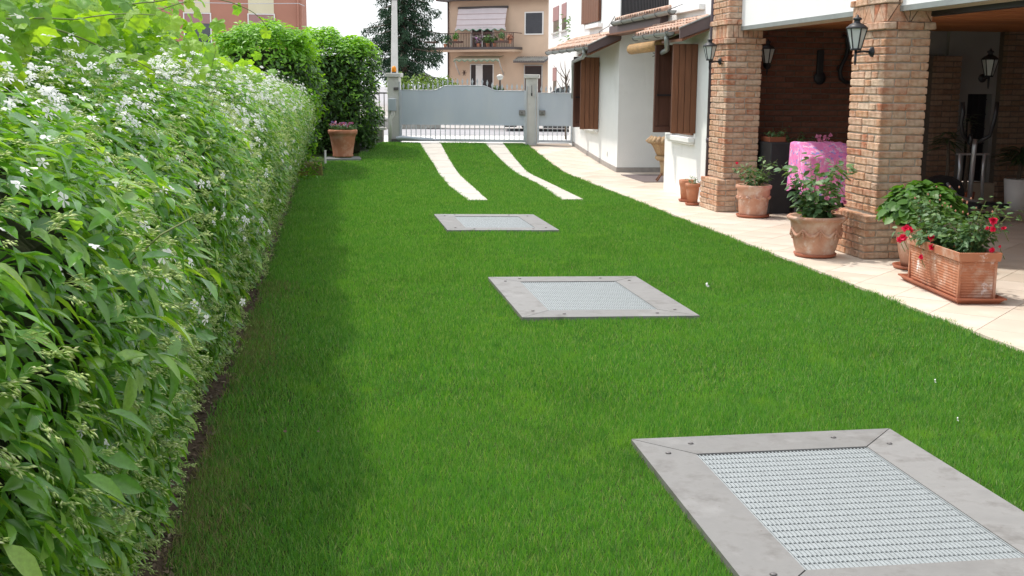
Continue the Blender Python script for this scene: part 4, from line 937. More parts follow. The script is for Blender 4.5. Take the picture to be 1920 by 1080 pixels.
# ================================================================== PORCH THINGS
# masonry barbecue with a ledge and plants
bq = thing('barbecue', 'dark masonry barbecue with a pale ledge standing against the inner brick wall', 'barbecue', (5.75, 14.4, Z0))
b = MB(); b.bbox(5.33, 5.62, 13.9, 14.75, Z0, .90, .01); b.build('chimney_block', M['iron_dark'], bq)
b = MB(); arch = [(5.63, Z0), (5.70, Z0)]+[(5.70+.32-.32*math.cos(PI*i/8), .30+.28*math.sin(PI*i/8)) for i in range(9)]+[(6.34, Z0), (6.42, Z0), (6.42, .60), (5.63, .60)]
b.prism(arch, 'y', 14.02, 14.75); b.build('arch_body', M['iron_dark'], bq)
b = MB(); b.bbox(5.64, 6.46, 13.94, 14.75, .602, .665, .008, .003); b.build('ledge', M['stone_ledge'], bq)
b = MB(); b.box(5.7, 6.35, 14.5, 14.74, Z0, .6); b.build('fire_back', M['dark_plastic'], bq)
t = thing('house_plant', 'small leafy green plant in a clay pot on the pale barbecue ledge', 'plant', (5.80, 14.25, .665))
b = MB(); b.lathe([(.05, 0), (.075, .14), (.08, .145), (.08, .165), (.07, .165)], (5.80, 14.25, .665), 14); b.build('pot_body', M['terra'], t, True)
bush(t, (5.78, 14.25, .80), 8, .20, .19, 'leaf_rose', .05, 16, cl=.03)
t = thing('house_plant', 'low trailing plant in a long box on the dark barbecue block', 'plant', (5.48, 14.3, .90))
b = MB(); b.bbox(5.38, 5.60, 14.1, 14.4, .90, .96, .006); b.build('plant_box', M['terra_dark'], t); bush(t, (5.5, 14.2, .95), 8, .10, .16, 'leaf_rose', .04, 12, cl=.03)
t = thing('house_plant', 'purple pink flowering plant between the ledge and the cloth covered grill', 'plant', (6.05, 14.2, .665))
b = MB(); b.lathe([(.06, 0), (.08, .13), (.07, .13)], (6.05, 14.2, .665), 12); b.build('pot_body', M['terra'], t, True)
bush(t, (6.05, 14.2, .78), 6, .18, .12, 'leaf_rose', .04, 10)
for k in range(12): flower(t, (6.05+random.gauss(0, .07), 14.12+random.gauss(0, .04), .90+random.uniform(-.03, .09)), .035, 'petal_mix' if False else 'petal_pink', petals=5)
# cloth draped over the grill
def cloth():
    nx, ny = 46, 40; v = []; f = []
    X0, X1, Y0, Y1, ZT = 5.36, 5.96, 12.85, 13.40, .94
    # perimeter rings: from centre outwards then down
    prof = [(0.0, 0), (.25, 0), (.5, 0), (.75, 0), (.93, 0), (.985, .006), (1.0, .03), (1.01, .10), (1.02, .18), (1.03, .28), (1.045, .38), (1.05, .46), (1.06, .54)]
    cx, cy = (X0+X1)/2, (Y0+Y1)/2; N_ = 96
    for i, (s, dz) in enumerate(prof):
        for a in range(N_):
            t = 2*PI*a/N_; c, s_ = math.cos(t), math.sin(t); q = 1/max(abs(c), abs(s_)); q = min(q, 1.33)
            fold = (.018*math.sin(t*9)+.012*math.sin(t*17+1))*min(1, dz*4); slope = .13 if s_ < 0 else 0
            x = cx+(X1-X0)/2*s*c*q*(1+fold*1.5); y = cy+(Y1-Y0)/2*s*s_*q*(1+fold*1.5)
            z = ZT-dz*(.95+.12*math.sin(t*3+.5))-(.16*max(0, (cy-y))/.28 if dz == 0 or True else 0)
            v.append((x, y, z+.006*math.sin(x*31)*math.cos(y*27)))
    for i in range(len(prof)-1):
        for a in range(N_): f.append([i*N_+a, i*N_+(a+1) % N_, (i+1)*N_+(a+1) % N_, (i+1)*N_+a])
    b = MB(); b.add(v, f); return b
g_ = thing('covered_grill', 'dark garden grill on legs hidden under the pink patterned cloth', 'grill', (5.53, 13.1, Z0))
b = MB(); b.bbox(5.40, 5.90, 12.93, 13.33, .45, .76, .02); b.build('grill_body', M['iron_dark'], g_)
for x in (5.44, 5.86):
    for y in (12.96, 13.3): b = MB(); b.tube([(x, y, Z0), (x, y, .45)], .018, 8); b.build('leg', M['black'], g_)
b = cloth(); o = b.build('tablecloth', M['pink_cloth'], None, True); tag(o, 'pink and blue patterned cloth draped over the grill in the porch', 'cloth')
# harness and yoke hung on the inner brick wall
hb = thing('hanging_tool', 'dark long handled tool hung on the inner brick wall', 'tool', BT(1.08, -.05, 1.65))
b = MB(BT); b.bbox(.95, 1.04, -.05, -.005, 1.74, 2.06, .008); b.build('handle', M['black'], hb)
b = MB(BT); b.ball((1.0, -.03, 1.70), .09, 12, 1, .35, 1); b.build('round_end', M['black'], hb, True)
yk = thing('horse_collar', 'black curved horse collar hung on the inner brick wall beside the near pillar', 'harness', BT(1.45, -.05, 1.6))
pts = [(s_-.13, z_) for s_, z_ in ((1.42, 2.30), (1.47, 2.26), (1.50, 2.14), (1.48, 2.02), (1.43, 1.92), (1.40, 1.83), (1.42, 1.74), (1.48, 1.69), (1.56, 1.68), (1.63, 1.72))]
b = MB(BT); b.tube([(s, -.06, z-.04) for s, z in pts], [.018, .022, .028, .028, .028, .03, .03, .028, .022, .012], 8); b.build('curved_bar', M['black'], yk, True)
b = MB(BT); b.tube([(1.37, -.06, 2.09), (1.60, -.06, 2.085)], .01, 6); b.build('cross_bar', M['black'], yk)
b = MB(BT); b.tube([(1.26+.035*math.cos(a), -.06, 1.83+.035*math.sin(a)) for a in [i*PI/6 for i in range(13)]], .006, 5); b.build('ring', M['black'], yk)
# exercise machine
el = thing('elliptical_trainer', 'black and silver elliptical exercise machine at the back of the porch', 'exercise machine', (7.6, 13.2, Z0))
ex, ey = 7.60, 13.2
b = MB(); b.tube([(ex, ey, .10), (ex+.02, ey, .9), (ex+.03, ey, .98)], .03, 10); b.build('mast', M['silver'], el, True)
b = MB(); b.lathe([(.01, -.05), (.11, -.045), (.13, 0), (.11, .045), (.01, .05)], (0, 0, 0), 16)
b2 = MB(); b2.v = [(ex-.06+z*.4-.02, ey+y*.35-.06, .98+x*.55+.0) for x, y, z in b.v]; b2.f = b.f; b2.build('console', M['dark_plastic'], el, True)
for sx, dx in ((-1, 0), (1, .04)):
    b = MB(); b.tube([(ex+sx*.17, ey, .25), (ex+sx*.15, ey, .62), (ex+sx*.16, ey, .80)], .020, 8); b.build('lever', M['silver'], el, True)
    b = MB(); b.tube([(ex+sx*.05, ey-.02, .94), (ex+sx*.17, ey-.06, 1.02), (ex+sx*.21, ey-.06, 1.18), (ex+sx*.19+dx, ey-.06, 1.30), (ex+sx*.20+dx, ey-.05, 1.42)], .025, 8); b.build('handlebar', M['dark_plastic'], el, True)
    b = MB(); b.bbox(ex+sx*.14-.06, ex+sx*.14+.06, ey-.55, ey-.2, .20, .25, .01); b.build('pedal', M['dark_plastic'], el)
b = MB(); b.tube([(ex-.20, ey, .80), (ex+.22, ey, .80)], .014, 6); b.build('cross_axle', M['silver'], el)
b = MB(); n = 20
pr = [(math.cos(2*PI*i/n)*.26-.36, math.sin(2*PI*i/n)*.23+.32) for i in range(n)]
b.prism([(ex+u, z) for u, z in pr], 'y', ey-.07, ey+.07); b.build('flywheel_cover', M['dark_plastic'], el)
b = MB(); b.prism([(ex-.36+math.cos(2*PI*i/n)*.14-.05, .30+math.sin(2*PI*i/n)*.12) for i in range(n)], 'y', ey-.085, ey-.072); b.build('cover_disc', M['silver'], el)
b = MB(); b.tube([(ex-.35, ey-.09, .46), (ex-.2, ey-.09, .30), (ex+.1, ey-.09, .22)], .02, 6); b.build('pedal_arm', M['silver'], el)
b = MB(); b.bbox(ex-.62, ex+.3, ey-.04, ey+.04, Z0, .09, .01); b.build('base_bar', M['dark_plastic'], el)
for x in (ex-.6, ex+.28): b = MB(); b.bbox(x-.03, x+.03, ey-.28, ey+.28, Z0, .07, .01); b.build('foot_bar', M['dark_plastic'], el)
def palm(label, x, y, h, n, L_, mm='leaf_dark', pw='white_paint', ph=.3, pr_=.14):
    t = thing('potted_palm', label, 'plant', (x, y, Z0), 'potted palms at the back of the porch')
    b = MB(); b.lathe([(pr_*.8, 0), (pr_, ph), (pr_*.85, ph)], (x, y, Z0), 16); b.build('pot_body', M[pw], t, True)
    b = MB(); b.tube([(x, y, Z0+ph*.9), (x+.02, y, (Z0+h+ph)/2), (x, y, h)], [.03, .024, .02], 7); b.build('trunk', M['bark'], t)
    P = np.tile(np.array([x, y, h]), (n, 1)); P[:, 2] += rnd(n, -.12, .1); a = rnd(n, 0, 2*PI); el_ = rnd(n, -.5, 1.0)
    D = np.column_stack([np.cos(a)*np.cos(el_), np.sin(a)*np.cos(el_), np.sin(el_)]); N = np.array([0, 0, 1.])-D*.3+rdir(n)*.2
    foliage('fronds', M[mm], t, P, N, D, rnd(n, .6, 1)*L_, leaf_template(5, .11, .1, .45))
palm('dark spiky yucca on a thin trunk left of the barred doorway in the porch', 7.72, 14.0, .92, 60, .34, pw='terra_dark', ph=.22)
palm('bushy palm in a white pot at the right end of the porch', 8.78, 14.1, .72, 110, .42, ph=.40, pr_=.17)
palm('thin red flowered plant before the barred door in the porch', 8.30, 14.55, 1.15, 36, .22, pw='terra_dark', ph=.2)
for q in ((8.20, 14.3, 1.30), (8.28, 14.3, 1.22), (8.10, 14.3, 1.16)): 
    pass
# wicker chair in the recess
wc = thing('wicker_chair', 'pale wicker armchair half hidden behind the house corner', 'chair', (5.42, 18.8, Z0))
b = MB()
for i in range(7):
    a = PI*(.45+.10*i); pts = []
    cxx, cyy = 5.48, 18.8
    ang = [math.radians(v) for v in range(200-i*0, 201)]
# the back: a thick wrapped roll that curls outwards, made of seven coils
for i in range(8):
    a = math.radians(150+i*14); cxx, cyy = 5.50, 18.85; R = .30
    p0 = Vector((cxx+R*.55*math.cos(a), cyy+R*.55*math.sin(a), .42)); p1 = Vector((cxx+R*.85*math.cos(a), cyy+R*.85*math.sin(a), .62)); p2 = Vector((cxx+R*1.15*math.cos(a), cyy+R*1.15*math.sin(a), .72)); p3 = Vector((cxx+R*1.3*math.cos(a), cyy+R*1.3*math.sin(a), .66))
    b = MB(); b.tube([p0, p1, p2, p3], [.045, .05, .055, .04], 8); b.build('back_coil', M['wicker'], wc, True)
b = MB(); b.lathe([(.05, .40), (.22, .36), (.26, .40), (.25, .44), (.05, .45)], (5.50, 18.85, 0), 18); b.build('seat', M['wicker'], wc, True)
b = MB(); b.lathe([(.085, .12), (.075, .22), (.10, .37), (.04, .37)], (5.40, 18.8, .0), 12); b.build('pedestal', M['wicker'], wc, True)
for (dx, dy) in ((-.17, -.1), (.10, -.22), (.18, .12), (-.1, .2)):
    b = MB(); b.tube([(5.40+dx*.2, 18.8+dy*.2, .19), (5.40+dx, 18.8+dy, Z0)], .014, 7); b.build('leg', M['wood'], wc)

# ================================================================== THE FLOWERING HEDGE
PROF = [(-.74, .03), (-.68, .25), (-.60, .5), (-.50, .8), (-.45, 1.1), (-.49, 1.33), (-.66, 1.50), (-.95, 1.58), (-1.35, 1.62), (-1.9, 1.58)]
PA = np.array(PROF); seg = np.diff(PA, axis=0); sl = np.hypot(seg[:, 0], seg[:, 1]); cum = np.concatenate([[0], np.cumsum(sl)]); PL = cum[-1]
def on_prof(u, depth):
    """u along profile length, depth below surface; returns x, z, nx, nz"""
    x = np.interp(u, cum, PA[:, 0]); z = np.interp(u, cum, PA[:, 1]); e = .06
    tx = np.interp(u+e, cum, PA[:, 0])-np.interp(u-e, cum, PA[:, 0]); tz = np.interp(u+e, cum, PA[:, 1])-np.interp(u-e, cum, PA[:, 1]); l = np.hypot(tx, tz)+1e-6
    nx, nz = tz/l, -tx/l
    return x-nx*depth, z-nz*depth, nx, nz
def lump(y, u): return .045*np.sin(y*2.1+u*2.3)+.035*np.sin(y*4.7-u*3.1+1)+.02*np.sin(y*11+u*7)
HY0, HY1 = .9, 19.7
hd = thing('jasmine_hedge', 'long clipped star jasmine hedge in white flower along the left side of the lawn', 'hedge', (-1.2, HY0, 0))
b = MB(); inn = []
for u in np.linspace(0, PL, 14): x, z, nx, nz = on_prof(np.array([u]), .14); inn.append((float(x[0]), max(.02, float(z[0]))))
b.prism(inn+[(-2.0, .02)], 'y', HY0+.1, HY1-.12); b.build('inner_twigs', M['twig'], hd)
def hedge_pts(n, y0, y1, dlo, dhi, u0=0, u1=None):
    u = rnd(n, u0, u1 or PL); y = rnd(n, y0, y1); d = rnd(n, dlo, dhi)-lump(y, u)
    far = np.clip((y-15)/4, 0, 1); x, z, nx, nz = on_prof(u, d)
    x = x+far*.07*np.clip((z-.2)/.8, 0, 1)
    z = z-far*.06*(z > 1.2)
    Nn = np.column_stack([nx, np.zeros(n), nz]); return np.column_stack([x, y, np.maximum(z, .03)]), Nn, u
def hedge_leaves(name, n, y0, y1, L_, T, dlo=-.03, dhi=.12, **k):
    P, Nn, u = hedge_pts(n, y0, y1, dlo, dhi)
    D = Nn*.7+rdir(n)*.85+np.array([0, 0, -.22]); top = Nn[:, 2:3]; D = D+np.array([0, 0, .45])*top
    N = Nn*.6+np.array([0, 0, .75])+rdir(n)*.5
    return foliage(name, M['leaf_j'], hd, P, N, D, rnd(n, .6, 1.15)*L_, T, **k)
JL4 = leaf_template(4, .34, .22, .26); JL3 = leaf_template(3, .35, .2, .24); JL2 = leaf_template(2, .32, .2, .2)
hedge_leaves('foliage', 30000, 1.0, 5.5, .070, JL4); hedge_leaves('foliage', 31000, 5.5, 10, .072, JL3)
hedge_leaves('foliage', 42000, 10, HY1, .078, JL2)
# closing face at the far end
n = 2600; P = np.column_stack([rnd(n, -1.9, -.25), rnd(n, HY1-.12, HY1+.05), rnd(n, .05, 1.5)]); foliage('foliage', M['leaf_j'], hd, P, rdir(n)*.6+np.array([0, .3, .7]), rdir(n)+np.array([0, .5, -.4]), rnd(n, .07, .1), LEAF2)
# the 300 leaves that show largest, as objects
LM = []
for k in range(14):
    tp = leaf_template(4, random.uniform(.32, .42), random.uniform(.1, .3), random.uniform(.1, .35)); LM.append(fast_mesh('leaf', tp[0], tp[1], M['leaf_j'], True))
def leaf_objs(n, meshes, P, N, D, S, parent, name):
    X, Y, Z = frames(N, D)
    for i in range(n):
        m4 = Matrix(((X[i][0], Y[i][0], Z[i][0], 0), (X[i][1], Y[i][1], Z[i][1], 0), (X[i][2], Y[i][2], Z[i][2], 0), (0, 0, 0, 1)))
        o = bpy.data.objects.new(name, meshes[i % len(meshes)]); COL.objects.link(o); o.parent = parent
        m4 = m4@Matrix.Diagonal((S[i], S[i], S[i], 1)); m4.translation = Vector(P[i])-wloc(parent); o.matrix_basis = m4
n = 298; P, Nn, u = hedge_pts(n, 1.55, 3.6, -.07, -.01, .9, 2.5)
leaf_objs(n, LM, P, Nn*.6+np.array([0, 0, .6])+rdir(n)*.5, Nn*.7+rdir(n)*.8+np.array([0, 0, -.1]), rnd(n, .07, .105), hd, 'leaf')
# flowers: five-petalled pinwheels
def flower_tpl(full=True):
    v = [(0, 0, .0)]; f = []
    for k in range(5):
        a = 2*PI*k/5; c, s = math.cos, math.sin; i = len(v)
        if full:
            v += [(.14*c(a-.25), .14*s(a-.25), .01), (.70*c(a-.20), .70*s(a-.20), .08), (1.0*c(a+.12), 1.0*s(a+.12), -.02), (.92*c(a+.62), .92*s(a+.62), -.10), (.28*c(a+.45), .28*s(a+.45), .0)]
            f += [(0, i, i+4), (i, i+1, i+4), (i+1, i+3, i+4), (i+1, i+2, i+3)]
        else: v += [(.95*c(a-.15), .95*s(a-.15), 0), (.9*c(a+.6), .9*s(a+.6), -.08)]; f += [(0, i, i+1)]
    return np.array(v, float), np.array(f)
FT, FL_ = flower_tpl(True), flower_tpl(False)
fm = [fast_mesh('flower', FT[0], FT[1], M['petal_white'])]
def flower_pts(n, y0, y1, u0, u1, dl=-.10, dh=-.03, cluster=9, sp=.045):
    c, Nc, u = hedge_pts(max(1, n//cluster), y0, y1, dl, dh, u0, u1); i = rng.integers(0, len(c), n)
    P = c[i]+rng.normal(size=(n, 3))*sp; return P, Nc[i]+rdir(n)*.6+np.array([.1, -.25, .2])
n = 150; P, N = flower_pts(n, 1.7, 5.5, 1.3, 2.3, sp=.05, cluster=4); leaf_objs(n, fm, P, N, rdir(n), rnd(n, .013, .018), hd, 'flower')
for (n, y0, y1, u0, u1, s, T, cl) in ((1700, 1.4, 6, 1.5, 2.7, .0145, FT, 12), (2500, 5, 12, 1.35, 2.7, .0155, FL_, 10), (1700, 10, HY1, 1.3, 2.5, .0165, FL_, 6), (130, 2, 8, .9, 1.45, .0145, FT, 4), (120, 8, 18, .8, 1.3, .016, FL_, 3)):
    P, N = flower_pts(n, y0, y1, u0, u1, cluster=cl, sp=.038); foliage('flower_clusters', M['petal_white'], hd, P, N, rdir(n), rnd(n, .8, 1.2)*s, T)
# bud sprays: thin stalks carrying small pale pegs, hanging in fans
def spray(np_, fine):
    v = []; f = []
    def peg(p, d, L_, w_):
        d = d/np.linalg.norm(d); s1 = np.cross(d, [0, 0, 1.]); s1 = s1/(np.linalg.norm(s1)+1e-6)*w_; s2 = np.cross(d, s1); i = len(v)
        m1 = p+d*L_*.55
        v.extend([p, m1+s1, m1-s1*.5+s2*.87, m1-s1*.5-s2*.87, p+d*L_])
        f.extend([(i, i+1, i+2), (i, i+2, i+3), (i, i+3, i+1), (i+4, i+2, i+1), (i+4, i+3, i+2), (i+4, i+1, i+3)])
    if fine: peg(np.array([0, 0, 0.]), np.array([0, 1, -.1]), .75, .012)
    for k in range(np_):
        t = random.uniform(.25, .75); sd = random.uniform(-.35, .35); p = np.array([sd*t, t, random.uniform(-.15, .1)]); d = np.array([sd+random.gauss(0, .35), .8, random.gauss(-.25, .3)])
        if fine: peg(np.array([sd*t*.3, t*.6, 0.]), p-np.array([sd*t*.3, t*.6, 0.])+1e-3, float(np.linalg.norm(p-np.array([sd*t*.3, t*.6, 0.])))+.03, .008)
        peg(p, d, random.uniform(.16, .30), .035)
    return np.array(v, float), np.array(f)
for (n, y0, y1, L_, k_, fine) in ((2000, 1.3, 6, .058, 11, True), (3600, 6, 11, .058, 7, False), (6500, 11, HY1, .06, 4, False)):
    for q in range(3):
        m_ = n//3; P, Nn, u = hedge_pts(m_, y0, y1, -.07, -.01); tp = spray(k_, fine)
        foliage('bud_sprays', M['bud'], hd, P, rdir(m_)*.5+np.array([0, 0, .8]), Nn*.9+rdir(m_)*.6+np.array([0, 0, -.45]), rnd(m_, .7, 1.2)*L_, tp)
# young shoots standing out
for k in range(34):
    y = random.uniform(1.8, 12); u0 = random.uniform(1.0, 2.3); P, Nn, _ = hedge_pts(1, y, y+.01, 0, .01, u0, u0+.01); p = Vector(P[0]); nv = Vector(Nn[0])
    tip = p+nv*random.uniform(.08, .16)+Vector((random.uniform(-.05, .05), random.uniform(-.06, .06), random.uniform(.02, .08)))
    b = MB(); b.tube([p, p.lerp(tip, .5)+Vector((0, 0, .01)), tip], [.0022, .002, .0015], 4, False); b.build('shoot', M['stem'], hd)

# ------------------------------------------------------------------ grape vine behind and above the hedge
vn = thing('grape_vine', 'bright yellow green grape vine climbing above the jasmine hedge', 'vine', (-1.7, HY0, 0))
n = 4200; y = rng.uniform(2.9, 16, n); f = rng.random(n)
topz = np.interp(y, [2.4, 4, 6, 7.5, 8.5, 9.3, 11, 13, 16], [1.90, 2.02, 2.08, 2.10, 2.05, 1.84, 1.78, 1.74, 1.68])+.05*np.sin(y*3.3)+.03*np.sin(y*8)
x = -1.3+rng.normal(size=n)*.22; z = 1.50+(topz-1.50)*f**.8
P = np.column_stack([x, y, z]); s = rnd(n, .06, .115)
GRAPE_v = []; GRAPE_f = []
out_ = [(0, -.05), (.32, -.12), (.50, .12), (.36, .30), (.56, .52), (.28, .62), (.0, 1.0), (-.28, .62), (-.56, .52), (-.36, .30), (-.50, .12), (-.32, -.12)]
out_ = []
for i in range(26):
    th = 2*PI*i/26; rr = .50+.06*math.cos(5*th)+.025*math.cos(15*th)+(.02 if i % 2 else -.02); rr *= (1-.45*math.exp(-((th-PI)/.22)**2)); out_.append((rr*math.sin(th)*1.08, .42+rr*math.cos(th)))
NG = 26
GV = np.array([(0, .3, .04)]+[(a*.5, .36+(b_-.36)*.5, .02-.05*math.cos(5*i*2*PI/NG)) for i, (a, b_) in enumerate(out_)]+[(a, b_, -.22*(a*a+(b_-.3)**2)-.05*math.cos(5*i*2*PI/NG+.6)) for i, (a, b_) in enumerate(out_)])
GF = np.array([(0, i+1, (i+1) % NG+1) for i in range(NG)]+[(i+1, NG+i+1, NG+(i+1) % NG+1) for i in range(NG)]+[(i+1, NG+(i+1) % NG+1, (i+1) % NG+1) for i in range(NG)])
foliage('foliage', M['leaf_vine'], vn, P, rdir(n)*.75+np.array([.25, -.2, .7]), rdir(n)+np.array([.2, 0, -.35]), s, (GV, GF))
gm = [fast_mesh('leaf', GV, GF, M['leaf_vine'], True) for _ in range(8)]
n = 200; y = rng.uniform(3.4, 8, n); P = np.column_stack([-1.0-rng.random(n)*.5, y, 1.62+rng.random(n)*.36]); leaf_objs(n, gm, P, rdir(n)*.7+np.array([.3, -.3, .6]), rdir(n)+np.array([.3, 0, -.4]), rnd(n, .07, .125), vn, 'leaf')
shoots = [[(-1.25, 5.2, 1.80), (-1.1, 5.6, 1.84), (-.90, 6.0, 1.90), (-.66, 6.4, 2.02), (-.44, 6.7, 2.16)],
          [(-1.25, 5.3, 1.80), (-1.05, 5.7, 1.90), (-.86, 6.1, 1.98), (-.60, 6.4, 2.02), (-.42, 6.6, 1.97), (-.34, 6.7, 1.88)],
          [(-1.5, 4.3, 1.85), (-1.38, 4.5, 2.0), (-1.40, 4.6, 2.12), (-1.33, 4.7, 2.2)],
          [(-1.5, 5.0, 1.85), (-1.30, 5.3, 1.98), (-1.32, 5.5, 2.10), (-1.22, 5.6, 2.16)],
          [(-1.3, 3.0, 1.70), (-1.05, 3.4, 1.74), (-.85, 4.2, 1.80), (-.70, 5.0, 1.86)],
          [(-1.2, 3.4, 1.80), (-.95, 4.0, 1.78), (-.80, 4.6, 1.70), (-.68, 5.2, 1.60)]]
for k, pts in enumerate(shoots):
    sp = [Vector(p) for p in pts]; fine = []
    for i in range(len(sp)-1):
        for j in range(5): fine.append(sp[i].lerp(sp[i+1], j/5)+Vector((0, 0, .012*math.sin(PI*j/5))))
    fine.append(sp[-1]); b = MB(); b.tube(fine, [.005-.0035*i/len(fine) for i in range(len(fine))], 5, False); b.build('shoot', M['stem'], vn, True)
    m_ = 5; ii = [int(len(fine)*q) for q in (.3, .5, .7, .85, .97)]; P = np.array([tuple(fine[min(i, len(fine)-1)]) for i in ii]); leaf_objs(m_, gm, P, rdir(m_)*.6+np.array([.2, -.4, .4]), rdir(m_)*.6+np.array([.1, 0, -.7]), rnd(m_, .045, .075), vn, 'leaf')

# ------------------------------------------------------------------ laurel hedges behind
def leafy_box(name, label, cat, X, Y, Z, n, L_, round_=.18, new=.25, seed=0, base=0):
    t = thing(name, label, cat, ((X[0]+X[1])/2, (Y[0]+Y[1])/2, base))
    b = MB(); b.bbox(X[0]+.25, X[1]-.25, Y[0]+.25, Y[1]-.25, base, Z[1]-.3, .1); b.build('inner_twigs', M['twig'], t)
    h = np.array([(X[1]-X[0])/2, (Y[1]-Y[0])/2, (Z[1]-Z[0])/2]); c = np.array([(X[0]+X[1])/2, (Y[0]+Y[1])/2, (Z[0]+Z[1])/2])
    A = np.array([h[1]*h[2], h[0]*h[2], h[0]*h[1]]); A = A/A.sum(); ax = rng.choice(3, n, p=A); sgn = rng.choice([-1, 1], n); sgn[ax == 2] = 1
    q = rng.uniform(-1, 1, (n, 3))*h; q[np.arange(n), ax] = sgn*h[ax]; Nn = np.zeros((n, 3)); Nn[np.arange(n), ax] = sgn
    # round the edges
    inner = np.clip(q, -(h-round_), h-round_); dlt = q-inner; dl = np.linalg.norm(dlt, axis=1, keepdims=True); q = inner+dlt/np.maximum(dl, 1e-6)*np.minimum(dl, round_); Nn = dlt/np.maximum(dl, 1e-6)
    P = c+q; bump = .07*np.sin(P[:, 0]*5+seed)+.06*np.sin(P[:, 1]*4.3+P[:, 2]*3+seed)+.05*np.sin(P[:, 2]*6.1+P[:, 0]*3)+.04*np.sin(P[:, 0]*13+P[:, 2]*11)
    P = P+Nn*(bump+rnd(n, -.16, .06))[:, None]
    isnew = (rng.random(n) < new*(Nn[:, 2]*1.6+.25))
    up_ = np.array([0, 0, 1.])
    for mk, mm, ud in ((~isnew, 'leaf_laurel', -.05), (isnew, 'leaf_new', .8)):
        k = mk.sum(); Pk = P[mk]+Nn[mk]*(.06 if mm == 'leaf_new' else 0)
        foliage('foliage', M[mm], t, Pk, Nn[mk]*.5+up_*.6+rdir(k)*.6, Nn[mk]*.6+rdir(k)*.8+up_*ud, rnd(k, .7, 1.2)*L_, LEAF3)
    return t
leafy_box('laurel_hedge', 'tall laurel hedge with bright new leaves on top rising behind the jasmine hedge', 'hedge', (-1.95, -.30), (20.05, 22.9), (.42, 2.44), 18000, .10, .52, 1.5, 1, .35)
leafy_box('laurel_bush', 'dark clipped laurel cube behind the terracotta pot of pansies', 'bush', (-.70, .78), (23.5, 25.3), (.2, 2.42), 17000, .10, .48, .6, 3, .15)

# ================================================================== BEYOND THE GATE
# forecourt cobbles, and a low kerb wall on the far side of the street
fc = sheet('forecourt', [-2, 2, 6, 12], [33.6, 38, 46, 56, 67], .012, M['cobble'])
kw = thing('kerb_wall', 'low grey garden wall across the street seen under the wide gate', 'wall', (1.5, 33.9, .31))
b = MB(); b.prism([(-6, 33.6), (2.6, 33.6), (3.05, 33.9), (3.05, 34.1), (-6, 34.1)], 'z', .25, .58); b.build('wall_body', M['concrete_dark'], kw)
b = MB(); b.prism([(-6, 33.55), (2.62, 33.55), (3.12, 33.88), (3.12, 34.15), (-6, 34.15)], 'z', .582, .63); b.build('coping', M['concrete'], kw)
# black parked car, mostly hidden by the gates
car = thing('parked_car', 'black car parked across the street, its wheels seen under the gate', 'car', (6.3, 33.0, .31))
def CT(u, v, z): return (4.55+u*.985+v*.17, 32.1-u*.17+v*.985, .30+z)
side = [(0.0, .30), (.02, .62), (.25, .72), (1.0, .80), (1.55, 1.18), (2.0, 1.28), (2.9, 1.27), (3.5, 1.0), (4.0, .92), (4.1, .5), (4.05, .14), (3.65, .12), (3.55, .42), (3.35, .52), (3.1, .50), (2.95, .40), (2.88, .10), (1.15, .10), (1.08, .40), (.92, .52), (.7, .53), (.5, .42), (.42, .12), (.1, .12)]
b = MB(CT); b.prism(side, 'y', 0, 1.62); b.build('body', M['car_paint'], car)
for u in (.79, 3.23):
    for v in (-.03, 1.48):
        b = MB(CT); n = 18; b.prism([(u+.27*math.cos(2*PI*i/n), .275+.27*math.sin(2*PI*i/n)) for i in range(n)], 'y', v, v+.18); wh = b.build('wheel', M['tyre'], car)
        b = MB(CT); b.prism([(u+.16*math.cos(2*PI*i/n), .275+.16*math.sin(2*PI*i/n)) for i in range(n)], 'y', v-.006, v-.001); b.build('rim', M['silver'], wh)
b = MB(CT); b.prism([(1.12, .84), (1.6, 1.16), (2.0, 1.22), (2.85, 1.21), (3.3, 1.0), (3.2, .86)], 'y', -.006, -.001); b.build('side_window', M['glass'], car)
b = MB(CT); b.bbox(-.03, .012, .15, .45, .52, .64, .01); b.build('headlight', M['white_paint'], car)
b = MB(CT); b.box(.55, 3.5, -.012, -.001, .24, .30); b.build('sill_trim', M['silver'], car)

# ------------------------------------------------------------------ salmon house
SA = Vector((6.937, 72, 0)); SU = (Vector((12.364, 68, 0))-SA).normalized(); SN = Vector((-SU.y, SU.x, 0))
def ST(s, t, z): p = SA+SU*s+SN*t; return (p.x, p.y, z)
sh_ = thing('apartment_house', 'salmon rendered two storey house with balcony and pink awning across the street', 'house', ST(3.3, 4, .3))
b = MB(ST); b.box(0, 6.7, 0, 9, 0, 6.4); b.build('wall', M['salmon'], sh_)
b = MB(ST); b.box(-.5, 7.0, -.55, 9.4, 6.40, 6.62); b.build('roof', M['brown'], sh_)
b = MB(ST); b.tube([(-.3, -.6, 6.47), (7.0, -.6, 6.40)], .07, 8); b.build('eaves_gutter', M['gutter_dark'], sh_, True)
b = MB(ST); b.tube([(.06, -.06, .3), (.06, -.06, 6.4)], .05, 8); b.build('downpipe', M['brown'], sh_, True)
def swin(s0, s1, z0, z1, frame=.07, fill='slate_blind', name='window', split=0, par=None, T=ST, fm_='white_paint', t=0):
    b = MB(T); b.box(s0, s1, t-.015, t-.003, z0, z1); w_ = b.build(name, M[fill], par or sh_)
    for q in ((s0-frame, s0, z0-frame, z1+frame), (s1, s1+frame, z0-frame, z1+frame), (s0, s1, z1, z1+frame), (s0, s1, z0-frame, z0)):
        b = MB(T); b.box(q[0], q[1], t-.06, t-.002, q[2], q[3]); b.build('frame', M[fm_], w_)
    for k in range(split): c = s0+(s1-s0)*(k+1)/(split+1); b = MB(T); b.box(c-.05, c+.05, t-.05, t-.016, z0, z1); b.build('mullion', M['white_paint'], w_)
    return w_
w_ = swin(5.28, 6.36, 4.45, 5.62)
